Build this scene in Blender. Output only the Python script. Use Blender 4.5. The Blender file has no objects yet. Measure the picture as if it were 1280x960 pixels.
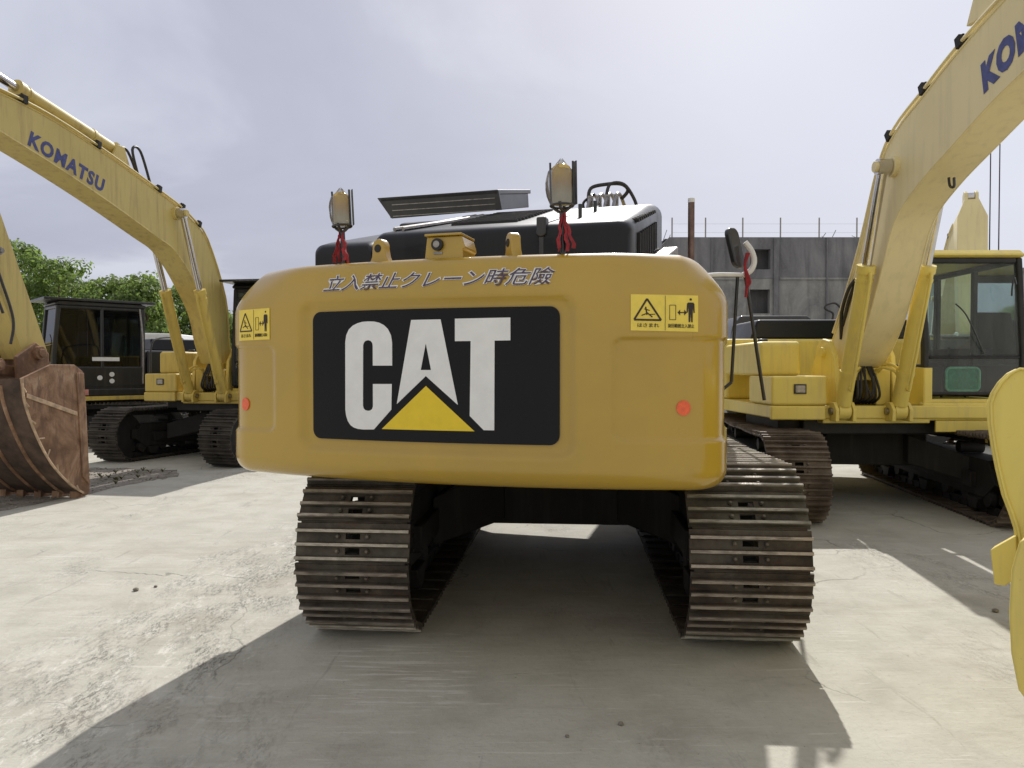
import bpy, bmesh, math, random
from math import sin, cos, pi, radians, sqrt, atan2
from mathutils import Vector, Matrix, noise
random.seed(7)
scene = bpy.context.scene
COL = scene.collection

# ------------------------------------------------------------------ materials
def nt(name):
    m = bpy.data.materials.new(name); m.use_nodes = True
    t = m.node_tree; b = t.nodes['Principled BSDF']
    return m, t, b
def N(t, typ, **k):
    n = t.nodes.new(typ)
    for a, v in k.items():
        if a.startswith('i_'):
            n.inputs[a[2:].replace('_', ' ')].default_value = v
        else: setattr(n, a, v)
    return n
def ramp(t, fac, stops):
    r = t.nodes.new('ShaderNodeValToRGB'); e = r.color_ramp.elements
    while len(e) < len(stops): e.new(0.5)
    for el, (p, c) in zip(e, stops):
        el.position = p; el.color = (c[0], c[1], c[2], 1) if not isinstance(c, (int, float)) else (c, c, c, 1)
    t.links.new(fac, r.inputs[0]); return r.outputs[0]
def mixc(t, fac, a, b, mode='MIX'):
    n = t.nodes.new('ShaderNodeMix'); n.data_type = 'RGBA'; n.blend_type = mode
    for sock, v in ((n.inputs[0], fac), (n.inputs[6], a), (n.inputs[7], b)):
        if isinstance(v, (int, float)): sock.default_value = v
        elif isinstance(v, tuple): sock.default_value = (v[0], v[1], v[2], 1)
        else: t.links.new(v, sock)
    return n.outputs[2]
def noise_n(t, vec, scale, detail=4, rough=.55, dist=0.):
    n = t.nodes.new('ShaderNodeTexNoise'); n.inputs['Scale'].default_value = scale
    n.inputs['Detail'].default_value = detail; n.inputs['Roughness'].default_value = rough
    n.inputs['Distortion'].default_value = dist
    t.links.new(vec, n.inputs['Vector']); return n.outputs['Fac']
def mapping(t, vec, scale=(1, 1, 1), rot=(0, 0, 0)):
    n = t.nodes.new('ShaderNodeMapping'); n.inputs['Scale'].default_value = scale; n.inputs['Rotation'].default_value = rot
    t.links.new(vec, n.inputs['Vector']); return n.outputs[0]
def objco(t): return t.nodes.new('ShaderNodeTexCoord').outputs['Object']
def bump(t, b, h, strength=.2, dist=.01, prev=None):
    n = t.nodes.new('ShaderNodeBump'); n.inputs['Strength'].default_value = strength; n.inputs['Distance'].default_value = dist
    t.links.new(h, n.inputs['Height'])
    if prev is not None: t.links.new(prev, n.inputs['Normal'])
    t.links.new(n.outputs[0], b.inputs['Normal']); return n.outputs[0]

def paint(name, col, dirt=(.16, .12, .08), amount=.35, rough=.38, coat=.3, scale=1.6, streak=True, wav=.0):
    m, t, b = nt(name); oc = objco(t)
    n1 = noise_n(t, oc, scale, 6, .62, .4)
    n2 = noise_n(t, mapping(t, oc, (9, 9, .9)), 1.3, 5, .6)
    n3 = noise_n(t, oc, 38, 3, .6)
    f = ramp(t, n1, [(.42, 0.), (.72, 1.)])
    f2 = ramp(t, n2, [(.5, 0.), (.75, 1.)])
    base = mixc(t, .5, col, tuple(c*.86 for c in col))
    base = mixc(t, f, col, tuple(c*.88 for c in col))
    mm = t.nodes.new('ShaderNodeMath'); mm.operation = 'MULTIPLY'
    t.links.new(f2 if streak else f, mm.inputs[0]); mm.inputs[1].default_value = amount
    c2 = mixc(t, mm.outputs[0], base, dirt)
    sp = ramp(t, n3, [(.68, 0.), (.76, .6*amount)])
    c3 = mixc(t, sp, c2, tuple(d*.8 for d in dirt))
    t.links.new(c3, b.inputs['Base Color'])
    r = t.nodes.new('ShaderNodeMapRange'); t.links.new(n1, r.inputs[0])
    r.inputs[3].default_value = rough-.08; r.inputs[4].default_value = rough+.2
    t.links.new(r.outputs[0], b.inputs['Roughness'])
    b.inputs['Coat Weight'].default_value = coat; b.inputs['Coat Roughness'].default_value = .12
    p = bump(t, b, noise_n(t, oc, 3.2, 2), .5*wav, .02) if wav else None
    bump(t, b, noise_n(t, oc, 90, 2), .05, .004, p)
    return m
def plain(name, col, rough=.6, metal=0., var=.25, scale=14, bmp=.1, coat=0.):
    m, t, b = nt(name); oc = objco(t)
    n = noise_n(t, oc, scale, 5, .6)
    c = mixc(t, ramp(t, n, [(.35, 0.), (.7, 1.)]), tuple(x*(1-var) for x in col), tuple(min(1, x*(1+var)) for x in col))
    t.links.new(c, b.inputs['Base Color']); b.inputs['Roughness'].default_value = rough; b.inputs['Metallic'].default_value = metal
    b.inputs['Coat Weight'].default_value = coat
    if bmp: bump(t, b, noise_n(t, oc, scale*4, 3), bmp, .004)
    return m

M = {}
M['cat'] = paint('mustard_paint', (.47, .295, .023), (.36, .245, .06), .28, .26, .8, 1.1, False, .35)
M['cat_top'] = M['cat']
M['kom'] = paint('pale_yellow_paint', (.80, .64, .145), (.46, .37, .19), .45, .42, .2, 1.3)
M['kom_boom'] = paint('hazed_yellow_paint', (.80, .69, .38), (.58, .49, .29), .5, .5, .12, .8)  # boom yellow whitened, haze glare put into the colour
M['kom_left'] = paint('worn_yellow_paint', (.60, .475, .16), (.33, .23, .10), .7, .5, .1, 1.0)
M['kom_left_low'] = paint('grubby_yellow_paint', (.62, .46, .10), (.26, .19, .09), .6, .5, .1, 1.3)
M['bucket_y'] = paint('bucket_yellow_paint', (.78, .63, .15), (.45, .36, .14), .5, .5, .1, 1.0)
M['black'] = paint('black_paint', (.018, .019, .022), (.10, .09, .08), .25, .32, .3, 2)
def dusty_top(m, col, amt):
    t = m.node_tree; b = t.nodes['Principled BSDF']; src = b.inputs['Base Color'].links[0].from_socket
    g = t.nodes.new('ShaderNodeNewGeometry'); sx = t.nodes.new('ShaderNodeSeparateXYZ'); t.links.new(g.outputs['Normal'], sx.inputs[0])
    up = ramp(t, sx.outputs[2], [(.55, 0.), (.95, amt)]); n = ramp(t, noise_n(t, objco(t), 3, 6, .6), [(.3, .5), (.7, 1.)])
    mu = t.nodes.new('ShaderNodeMath'); mu.operation = 'MULTIPLY'; t.links.new(up, mu.inputs[0]); t.links.new(n, mu.inputs[1])
    t.links.new(mixc(t, mu.outputs[0], src, col), b.inputs['Base Color'])
M['hood'] = paint('dark_hood_paint', (.009, .010, .014), (.03, .03, .03), .2, .30, .05, 2.2)
M['hood'].node_tree.nodes['Principled BSDF'].inputs['Specular IOR Level'].default_value = .3
dusty_top(M['hood'], (.16, .16, .16), .7)
M['dark'] = plain('dark_frame', (.018, .017, .018), .6, 0, .4, 6)
M['under'] = paint('dusty_undercarriage_paint', (.016, .015, .015), (.05, .04, .032), .6, .7, 0, 2.5)
M['rubber'] = plain('hose_rubber', (.03, .028, .027), .55, 0, .3, 20)
M['chrome'] = plain('chrome_rod', (.62, .6, .6), .18, 1., .08, 8, .02)
M['steel'] = plain('bare_steel', (.32, .30, .28), .42, 1., .3, 25)
M['orange'] = plain('orange_reflector', (.85, .12, .03), .35, 0, .15, 40, .1, .4)
M['red'] = plain('red_ribbon', (.30, .022, .03), .8, 0, .3, 20)
M['white'] = plain('white_paint', (.75, .75, .74), .45, 0, .06, 12)
M['letter_w'] = plain('white_lettering', (.80, .80, .80), .4, 0, .05, 9, .03)
M['letter_p'] = plain('dark_violet_lettering', (.075, .05, .10), .5, 0, .15, 30, 0)
M['letter_b'] = plain('blue_lettering', (.055, .065, .22), .5, 0, .3, 18, 0)
M['letter_k'] = plain('black_marking', (.03, .02, .015), .6, 0, .1, 30, 0)
M['tri'] = plain('bright_yellow_lettering', (.80, .58, .02), .4, 0, .06, 10, .02)
M['panel'] = paint('glossy_black_panel', (.006, .006, .009), (.012, .012, .014), .2, .20, 0, 2)
M['panel'].node_tree.nodes['Principled BSDF'].inputs['Specular IOR Level'].default_value = .22
M['sticker'] = plain('yellow_sticker', (.86, .66, .10), .45, 0, .06, 20, 0)
M['seat'] = plain('green_mesh_seat', (.05, .24, .15), .7, 0, .3, 30)
M['tyre'] = plain('tyre_rubber', (.03, .03, .03), .8)
M['wood'] = plain('trunk_bark', (.12, .085, .06), .9, 0, .4, 8, .5)

def mk_shoe():
    m, t, b = nt('worn_track_steel'); oc = objco(t)
    oi = t.nodes.new('ShaderNodeObjectInfo')
    ad = t.nodes.new('ShaderNodeVectorMath'); ad.operation = 'MULTIPLY_ADD'
    cb = t.nodes.new('ShaderNodeCombineXYZ')
    for i in range(3): t.links.new(oi.outputs['Random'], cb.inputs[i])
    t.links.new(cb.outputs[0], ad.inputs[0]); ad.inputs[1].default_value = (31, 17, 23); t.links.new(oc, ad.inputs[2])
    v = ad.outputs[0]
    n1 = noise_n(t, v, 5, 6, .65); n2 = noise_n(t, mapping(t, v, (1, 5, 5)), 9, 5, .6)
    c = ramp(t, n1, [(.3, (.03, .026, .023)), (.5, (.075, .065, .054)), (.62, (.115, .10, .083)), (.78, (.18, .165, .14))])
    # polished grouser tips: the object's own height tells where the ground scours it
    sx = t.nodes.new('ShaderNodeSeparateXYZ'); t.links.new(oc, sx.inputs[0])
    tip = ramp(t, sx.outputs[2], [(.020, 0.), (.030, 1.)])
    c2 = mixc(t, tip, c, ramp(t, n2, [(.35, (.20, .175, .15)), (.6, (.46, .44, .40))]))
    rust = ramp(t, n2, [(.56, 0.), (.72, .7)])
    tint = ramp(t, oi.outputs['Random'], [(0., (.75, .70, .66)), (.3, (1.05, .96, .88)), (.5, (.85, .90, .78)), (.75, (1.15, 1.10, 1.0)), (1., (.70, .68, .68))])
    c2 = mixc(t, 1., c2, tint, 'MULTIPLY')
    c3 = mixc(t, rust, c2, (.11, .05, .03))
    mudm = ramp(t, noise_n(t, v, 2.6, 6, .7), [(.50, 0.), (.66, .75)])
    c3 = mixc(t, mudm, c3, (.12, .11, .09))
    t.links.new(c3, b.inputs['Base Color'])
    b.inputs['Metallic'].default_value = .35
    r = t.nodes.new('ShaderNodeMapRange'); t.links.new(tip, r.inputs[0]); r.inputs[3].default_value = .68; r.inputs[4].default_value = .38
    t.links.new(r.outputs[0], b.inputs['Roughness'])
    bump(t, b, noise_n(t, v, 45, 4), .4, .006)
    return m
M['shoe'] = mk_shoe()
def mk_shoe2():
    m, t, b = nt('dusty_track_steel'); oc = objco(t)
    n1 = noise_n(t, oc, 4, 6, .65)
    c = ramp(t, n1, [(.3, (.06, .045, .035)), (.5, (.13, .10, .078)), (.75, (.24, .20, .16))])
    t.links.new(c, b.inputs['Base Color']); b.inputs['Metallic'].default_value = .25; b.inputs['Roughness'].default_value = .62
    bump(t, b, noise_n(t, oc, 40, 4), .4, .006); return m
M['shoe2'] = mk_shoe2()
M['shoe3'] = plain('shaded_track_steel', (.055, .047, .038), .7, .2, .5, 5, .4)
def mk_rust():
    m, t, b = nt('muddy_rusty_steel'); oc = objco(t)
    n1 = noise_n(t, oc, 2.4, 8, .68, .8); n2 = noise_n(t, mapping(t, oc, (6, 6, 1.2)), 2, 6, .65)
    c = ramp(t, n1, [(.30, (.09, .05, .03)), (.44, (.23, .13, .075)), (.56, (.34, .205, .125)), (.70, (.47, .35, .24))])
    c = mixc(t, ramp(t, n2, [(.50, 0.), (.62, .75)]), c, (.15, .085, .055))
    t.links.new(c, b.inputs['Base Color']); b.inputs['Roughness'].default_value = .72; b.inputs['Metallic'].default_value = .15
    bump(t, b, noise_n(t, oc, 22, 5), .45, .01); return m
M['rust'] = mk_rust()
M['shaded_mud'] = plain('shaded_caked_mud', (.085, .055, .04), .85, 0, .5, 5, .6)  # mud on bucket shells, darkened with their shade in the colour
M['worn_edge'] = plain('worn_pale_weld', (.50, .36, .24), .6, .2, .3, 12, .3)
def mk_glass(name, tint, gl=.12):
    m = bpy.data.materials.new(name); m.use_nodes = True; t = m.node_tree; t.nodes.clear()
    o = t.nodes.new('ShaderNodeOutputMaterial'); tr = t.nodes.new('ShaderNodeBsdfTransparent'); g = t.nodes.new('ShaderNodeBsdfGlossy')
    tr.inputs[0].default_value = (*tint, 1); g.inputs['Roughness'].default_value = .04
    fr = t.nodes.new('ShaderNodeFresnel'); fr.inputs[0].default_value = 1.5
    d = t.nodes.new('ShaderNodeBsdfDiffuse'); d.inputs[0].default_value = (.32, .33, .33, 1)
    mx = t.nodes.new('ShaderNodeMixShader'); mx2 = t.nodes.new('ShaderNodeMixShader')
    t.links.new(fr.outputs[0], mx.inputs[0]); t.links.new(tr.outputs[0], mx.inputs[1]); t.links.new(g.outputs[0], mx.inputs[2])
    tc = t.nodes.new('ShaderNodeTexCoord')
    n = noise_n(t, mapping(t, tc.outputs['Object'], (5, 5, 1)), 1.5, 5, .6)
    rr = ramp(t, n, [(.35, gl*.4), (.75, gl*1.6)])
    t.links.new(rr, mx2.inputs[0]); t.links.new(mx.outputs[0], mx2.inputs[1]); t.links.new(d.outputs[0], mx2.inputs[2])
    t.links.new(mx2.outputs[0], o.inputs[0]); return m
M['glass'] = mk_glass('cab_glass', (.72, .84, .80), .12)
M['glass_dark'] = mk_glass('dark_glass', (.06, .07, .09), .015)
M['plastic'] = mk_glass('clear_plastic_wrap', (.93, .93, .93), .25)
def mk_beacon():
    m, t, b = nt('beacon_lens'); oc = objco(t)
    sx = t.nodes.new('ShaderNodeSeparateXYZ'); t.links.new(oc, sx.inputs[0])
    ns = noise_n(t, oc, 14, 3)
    a = t.nodes.new('ShaderNodeMath'); a.operation = 'MULTIPLY_ADD'; t.links.new(ns, a.inputs[0]); a.inputs[1].default_value = .05; t.links.new(sx.outputs[2], a.inputs[2])
    c = ramp(t, a.outputs[0], [(.17, (.92, .92, .84)), (.23, (.90, .72, .46)), (.30, (.95, .74, .25))])
    t.links.new(c, b.inputs['Base Color']); b.inputs['Roughness'].default_value = .18; b.inputs['Coat Weight'].default_value = .6
    tl = t.nodes.new('ShaderNodeBsdfTranslucent'); t.links.new(c, tl.inputs[0]); mx = t.nodes.new('ShaderNodeMixShader'); mx.inputs[0].default_value = .55
    o = t.nodes['Material Output']; t.links.new(b.outputs[0], mx.inputs[1]); t.links.new(tl.outputs[0], mx.inputs[2]); t.links.new(mx.outputs[0], o.inputs[0])
    return m
M['beacon'] = mk_beacon()

def mk_ground():
    m, t, b = nt('weathered_concrete'); oc = objco(t)
    big = noise_n(t, oc, .35, 5, .55, .3)
    med = noise_n(t, oc, 2.3, 7, .62, .4)
    fine = noise_n(t, oc, 26, 6, .7)
    grit = noise_n(t, oc, 110, 4, .7)
    scr = noise_n(t, mapping(t, oc, (.35, 3.2, 1), (0, 0, radians(-24))), 3.2, 6, .66)
    c = ramp(t, med, [(.28, (.37, .36, .315)), (.5, (.475, .465, .415)), (.75, (.55, .54, .495))])
    c = mixc(t, ramp(t, big, [(.35, 0.), (.7, .55)]), c, (.41, .40, .36))
    c = mixc(t, ramp(t, fine, [(.50, 0.), (.72, .35)]), c, (.34, .32, .28))
    c = mixc(t, ramp(t, scr, [(.56, 0.), (.72, .36)]), c, (.30, .275, .24))
    # worn patches where the aggregate shows as dark pits
    patch0 = ramp(t, noise_n(t, mapping(t, oc, (1, .55, 1), (0, 0, radians(20))), .75, 4, .6, .5), [(.54, .0), (.70, .8)])
    sx = t.nodes.new('ShaderNodeSeparateXYZ'); t.links.new(oc, sx.inputs[0])
    # a worn wheel lane on the left where the surface has scaled
    ln = t.nodes.new('ShaderNodeMath'); ln.operation = 'MULTIPLY_ADD'; t.links.new(sx.outputs[1], ln.inputs[0]); ln.inputs[1].default_value = -.14; t.links.new(sx.outputs[0], ln.inputs[2])
    lb = t.nodes.new('ShaderNodeMath'); lb.operation = 'MULTIPLY_ADD'; t.links.new(med, lb.inputs[0]); lb.inputs[1].default_value = 1.6; t.links.new(ln.outputs[0], lb.inputs[2])
    lane = ramp(t, lb.outputs[0], [(.0, 0.)]) if False else None
    mr = t.nodes.new('ShaderNodeMapRange'); t.links.new(lb.outputs[0], mr.inputs[0]); mr.inputs[1].default_value = -2.75; mr.inputs[2].default_value = -1.05; mr.inputs[3].default_value = 0; mr.inputs[4].default_value = 1
    lane = ramp(t, mr.outputs[0], [(.0, 0.), (.35, .85), (.6, 1.), (1., 0.)])
    patch = mixc(t, 1., patch0, lane, 'SCREEN')
    am = mapping(t, oc, (1.5, .62, 1), (0, 0, radians(48))); pa = noise_n(t, am, 26, 7, .82); pb_ = ramp(t, noise_n(t, am, 3.2, 5, .7), [(.44, 0.), (.60, 1.)])
    pits0 = ramp(t, pa, [(.50, 0.), (.56, 1.)]); pits = mixc(t, 1., pits0, pb_, 'MULTIPLY')
    pm = t.nodes.new('ShaderNodeMath'); pm.operation = 'MULTIPLY'; t.links.new(patch, pm.inputs[0]); t.links.new(pits, pm.inputs[1])
    pm2 = t.nodes.new('ShaderNodeMath'); pm2.operation = 'MULTIPLY'; t.links.new(pm.outputs[0], pm2.inputs[0]); pm2.inputs[1].default_value = .8
    lt = ramp(t, noise_n(t, am, 8, 6, .8), [(.54, 0.), (.62, .75)]); lm = t.nodes.new('ShaderNodeMath'); lm.operation = 'MULTIPLY'; t.links.new(lt, lm.inputs[0]); t.links.new(patch, lm.inputs[1])
    c = mixc(t, lm.outputs[0], c, (.66, .65, .61))
    c = mixc(t, pm2.outputs[0], c, (.12, .11, .10))
    # rare specks everywhere
    c = mixc(t, ramp(t, noise_n(t, oc, 34, 5, .7), [(.66, 0.), (.70, .8)]), c, (.11, .10, .09))
    c = mixc(t, ramp(t, noise_n(t, mapping(t, oc, (.5, 5, 1), (0, 0, radians(12))), 4.2, 6, .7, .5), [(.60, 0.), (.66, .6)]), c, (.60, .59, .55))
    c = mixc(t, ramp(t, noise_n(t, mapping(t, oc, (3.5, .5, 1), (0, 0, radians(-5))), 2.6, 6, .7, .6), [(.60, 0.), (.68, .45)]), c, (.25, .235, .21))
    # brown dirt smears
    c = mixc(t, ramp(t, noise_n(t, mapping(t, oc, (.8, 1.6, 1)), 1.1, 6, .65, .6), [(.52, 0.), (.70, .34)]), c, (.30, .245, .205))
    # cracks
    dn = t.nodes.new('ShaderNodeTexNoise'); dn.inputs['Scale'].default_value = 2.2; dn.inputs['Detail'].default_value = 6
    t.links.new(oc, dn.inputs['Vector'])
    vm = t.nodes.new('ShaderNodeVectorMath'); vm.operation = 'MULTIPLY_ADD'
    t.links.new(dn.outputs['Color'], vm.inputs[0]); vm.inputs[1].default_value = (.55, .55, 0); t.links.new(oc, vm.inputs[2])
    vo = t.nodes.new('ShaderNodeTexVoronoi'); vo.feature = 'DISTANCE_TO_EDGE'; vo.inputs['Scale'].default_value = .42
    t.links.new(vm.outputs[0], vo.inputs['Vector'])
    cr = ramp(t, vo.outputs['Distance'], [(.0, .75), (.003, .0)])
    cm = ramp(t, noise_n(t, oc, .6, 3), [(.48, 0.), (.58, 1.)])
    cc = t.nodes.new('ShaderNodeMath'); cc.operation = 'MULTIPLY'; t.links.new(cr, cc.inputs[0]); t.links.new(cm, cc.inputs[1])
    c = mixc(t, cc.outputs[0], c, (.16, .15, .13))
    def bandm(sock, a, b_, e):
        r = ramp(t, sock, [(0., 0.)]) if False else None
        m1 = t.nodes.new('ShaderNodeMapRange'); t.links.new(sock, m1.inputs[0]); m1.inputs[1].default_value = a-e; m1.inputs[2].default_value = a
        m2 = t.nodes.new('ShaderNodeMapRange'); t.links.new(sock, m2.inputs[0]); m2.inputs[1].default_value = b_; m2.inputs[2].default_value = b_+e; m2.inputs[3].default_value = 1; m2.inputs[4].default_value = 0
        mm_ = t.nodes.new('ShaderNodeMath'); mm_.operation = 'MULTIPLY'; t.links.new(m1.outputs[0], mm_.inputs[0]); t.links.new(m2.outputs[0], mm_.inputs[1]); return mm_.outputs[0]
    sc2 = ramp(t, noise_n(t, mapping(t, oc, (1.2, 14, 1), (0, 0, radians(6))), 2.2, 5, .65, .4), [(.53, 0.), (.60, .8)])
    ma = t.nodes.new('ShaderNodeMath'); ma.operation = 'MULTIPLY'; t.links.new(bandm(sx.outputs[0], -.95, -.30, .15), ma.inputs[0]); t.links.new(bandm(sx.outputs[1], 3.6, 4.2, .25), ma.inputs[1])
    mb2 = t.nodes.new('ShaderNodeMath'); mb2.operation = 'MULTIPLY'; t.links.new(ma.outputs[0], mb2.inputs[0]); t.links.new(sc2, mb2.inputs[1])
    c = mixc(t, mb2.outputs[0], c, (.62, .61, .58))
    c = mixc(t, 1., c, (1.05, 1.045, 1.0), 'MULTIPLY')
    t.links.new(c, b.inputs['Base Color'])
    b.inputs['Roughness'].default_value = .82
    h = mixc(t, .5, fine, scr); h2 = mixc(t, pm.outputs[0], h, (0., 0., 0.)); h3 = mixc(t, cc.outputs[0], h2, (0., 0., 0.))
    p = bump(t, b, h3, .5, .02); bump(t, b, grit, .3, .006, p)
    return m
M['ground'] = mk_ground()
def mk_gravel():
    m, t, b = nt('damp_gravel_soil'); oc = objco(t)
    n = noise_n(t, oc, 30, 6, .75); n2 = noise_n(t, oc, 3, 5)
    c = ramp(t, n, [(.3, (.14, .12, .10)), (.5, (.27, .24, .20)), (.66, (.46, .43, .38))])
    c = mixc(t, ramp(t, n2, [(.45, 0.), (.65, .6)]), c, (.09, .08, .055))
    t.links.new(c, b.inputs['Base Color']); b.inputs['Roughness'].default_value = .95
    bump(t, b, n, .8, .015); return m
M['gravel'] = mk_gravel()
def mk_leaf():
    m, t, b = nt('leaf'); oc = objco(t)
    n = noise_n(t, oc, .55, 4, .6); n2 = noise_n(t, oc, 5, 2)
    c = ramp(t, n, [(.35, (.05, .09, .03)), (.5, (.11, .165, .05)), (.68, (.23, .28, .09))])
    c = mixc(t, ramp(t, n2, [(.4, 0.), (.7, .4)]), c, (.12, .15, .055))
    t.links.new(c, b.inputs['Base Color']); b.inputs['Roughness'].default_value = .55
    tl = t.nodes.new('ShaderNodeBsdfTranslucent'); tl.inputs[0].default_value = (.30, .42, .10, 1)
    mx = t.nodes.new('ShaderNodeMixShader'); mx.inputs[0].default_value = .5
    o = t.nodes['Material Output']; t.links.new(b.outputs[0], mx.inputs[1]); t.links.new(tl.outputs[0], mx.inputs[2]); t.links.new(mx.outputs[0], o.inputs[0])
    return m
M['leaf'] = mk_leaf()
def mk_conc(name, a, bb, c_):
    m, t, b = nt(name); oc = objco(t)
    n = noise_n(t, mapping(t, oc, (1, 1, .45)), 1.0, 8, .68, .6); n2 = noise_n(t, mapping(t, oc, (3, 3, .25)), 1.2, 5, .6)
    c = ramp(t, n, [(.3, a), (.5, bb), (.72, c_)])
    c = mixc(t, ramp(t, n2, [(.5, 0.), (.75, .65)]), c, tuple(x*.55 for x in a))
    c = mixc(t, ramp(t, noise_n(t, oc, 9, 5, .7), [(.5, 0.), (.75, .35)]), c, c_)
    t.links.new(c, b.inputs['Base Color']); b.inputs['Roughness'].default_value = .9
    bump(t, b, noise_n(t, oc, 12, 5), .4, .02); return m
M['conc'] = mk_conc('dark_stained_concrete', (.10, .10, .115), (.165, .165, .185), (.24, .24, .255))  # stained concrete brightened overall, distance haze put into the colour
M['conc_lo'] = mk_conc('grey_stained_concrete', (.14, .14, .15), (.24, .24, .245), (.36, .36, .35))
M['pale'] = mk_conc('pale_grey_wall', (.28, .29, .32), (.34, .35, .38), (.4, .41, .43))

# ------------------------------------------------------------------ mesh helpers
class MB:
    def __init__(s): s.v = []; s.f = []; s.mi = []; s.cur = 0
    def add(s, vs, fs):
        o = len(s.v); s.v += [tuple(p) for p in vs]
        for f in fs: s.f.append(tuple(i+o for i in f)); s.mi.append(s.cur)
        return s
    def box(s, x0, x1, y0, y1, z0, z1, mat=None):
        p = [(x0,y0,z0),(x1,y0,z0),(x1,y1,z0),(x0,y1,z0),(x0,y0,z1),(x1,y0,z1),(x1,y1,z1),(x0,y1,z1)]
        if mat is not None: p = [mat @ Vector(q) for q in p]
        return s.add(p, [(0,3,2,1),(4,5,6,7),(0,1,5,4),(1,2,6,5),(2,3,7,6),(3,0,4,7)])
    def prism(s, pts, a, b, axis='x', mat=None):
        # pts: 2D polygon extruded along axis; axis x: pts are (y,z); axis y: (x,z); axis z: (x,y)
        def P(p, t):
            q = (t, p[0], p[1]) if axis == 'x' else ((p[0], t, p[1]) if axis == 'y' else (p[0], p[1], t))
            return mat @ Vector(q) if mat is not None else q
        n = len(pts)
        vs = [P(p, a) for p in pts]+[P(p, b) for p in pts]
        fs = [tuple(range(n-1, -1, -1)), tuple(range(n, 2*n))]+[(i, (i+1) % n, (i+1) % n+n, i+n) for i in range(n)]
        return s.add(vs, fs)
    def cyl(s, p0, p1, r, n=16, r2=None, caps=True):
        p0, p1 = Vector(p0), Vector(p1); r2 = r if r2 is None else r2
        d = (p1-p0).normalized(); u = d.orthogonal().normalized(); w = d.cross(u)
        vs = [p0+(u*cos(2*pi*i/n)+w*sin(2*pi*i/n))*r for i in range(n)]+[p1+(u*cos(2*pi*i/n)+w*sin(2*pi*i/n))*r2 for i in range(n)]
        fs = [(i, (i+1) % n, (i+1) % n+n, i+n) for i in range(n)]
        if caps: fs += [tuple(range(n-1, -1, -1)), tuple(range(n, 2*n))]
        return s.add(vs, fs)
    def tube(s, pts, r, n=8, closed=False):
        pts = [Vector(p) for p in pts]; k = len(pts); vs = []; fs = []
        u = None
        for i, p in enumerate(pts):
            a = pts[max(i-1, 0)]; b = pts[min(i+1, k-1)]
            d = (b-a).normalized() if (b-a).length > 1e-9 else Vector((0, 0, 1))
            if u is None: u = d.orthogonal().normalized()
            else:
                u = (u-d*u.dot(d)); u = u.normalized() if u.length > 1e-6 else d.orthogonal().normalized()
            w = d.cross(u)
            vs += [p+(u*cos(2*pi*j/n)+w*sin(2*pi*j/n))*r for j in range(n)]
        for i in range(k-1):
            for j in range(n): fs.append((i*n+j, i*n+(j+1) % n, (i+1)*n+(j+1) % n, (i+1)*n+j))
        fs += [tuple(range(n-1, -1, -1)), tuple(range((k-1)*n, k*n))]
        return s.add(vs, fs)
    def lathe(s, prof, c=(0, 0, 0), n=20, axis='z'):
        vs = []; fs = []
        for r, h in prof:
            for j in range(n):
                a = 2*pi*j/n; q = (r*cos(a), r*sin(a), h)
                if axis == 'x': q = (h, r*cos(a), r*sin(a))
                if axis == 'y': q = (r*sin(a), h, r*cos(a))
                vs.append((q[0]+c[0], q[1]+c[1], q[2]+c[2]))
        for i in range(len(prof)-1):
            for j in range(n): fs.append((i*n+j, i*n+(j+1) % n, (i+1)*n+(j+1) % n, (i+1)*n+j))
        fs += [tuple(range(n-1, -1, -1)), tuple(range((len(prof)-1)*n, len(prof)*n))]
        return s.add(vs, fs)
    def mesh(s, name, mats, smooth=35):
        me = bpy.data.meshes.new(name); me.from_pydata(s.v, [], s.f)
        for m in (mats if isinstance(mats, (list, tuple)) else [mats]): me.materials.append(m)
        if any(s.mi): me.polygons.foreach_set('material_index', s.mi)
        bm = bmesh.new(); bm.from_mesh(me); bmesh.ops.recalc_face_normals(bm, faces=bm.faces)
        if smooth:
            for f in bm.faces: f.smooth = True
            th = radians(smooth)
            for e in bm.edges:
                if len(e.link_faces) == 2: e.smooth = e.calc_face_angle(0) < th
                else: e.smooth = False
        bm.to_mesh(me); bm.free(); me.update()
        return me
    def build(s, name, mats, parent=None, bevel=0., smooth=35, rz=0., seg=2):
        o = bpy.data.objects.new(name, s.mesh(name, mats, smooth)); COL.objects.link(o)
        if parent is not None: o.parent = parent
        if rz: o.rotation_euler.z = rz
        if bevel:
            b = o.modifiers.new('bevel', 'BEVEL'); b.width = bevel; b.segments = seg; b.limit_method = 'ANGLE'; b.angle_limit = radians(40); b.harden_normals = True
        return o
def empty(name, loc, rz, label, cat, group=None):
    o = bpy.data.objects.new(name, None); COL.objects.link(o); o.location = loc; o.rotation_euler.z = rz
    o.empty_display_size = .2
    o['label'] = label; o['category'] = cat
    if group: o['group'] = group
    return o
def tag(o, label=None, cat=None, group=None, kind=None):
    for k, v in (('label', label), ('category', cat), ('group', group), ('kind', kind)):
        if v: o[k] = v
    return o
def smoothpath(pts, k=6):
    pts = [Vector(p) for p in pts]; out = []
    P = [pts[0]]+pts+[pts[-1]]
    for i in range(1, len(P)-2):
        for j in range(k):
            t = j/k; a, b, c, d = P[i-1], P[i], P[i+1], P[i+2]
            out.append(.5*((2*b)+(c-a)*t+(2*a-5*b+4*c-d)*t*t+(3*b-a-3*c+d)*t**3))
    out.append(pts[-1]); return out
_tc = {}
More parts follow.
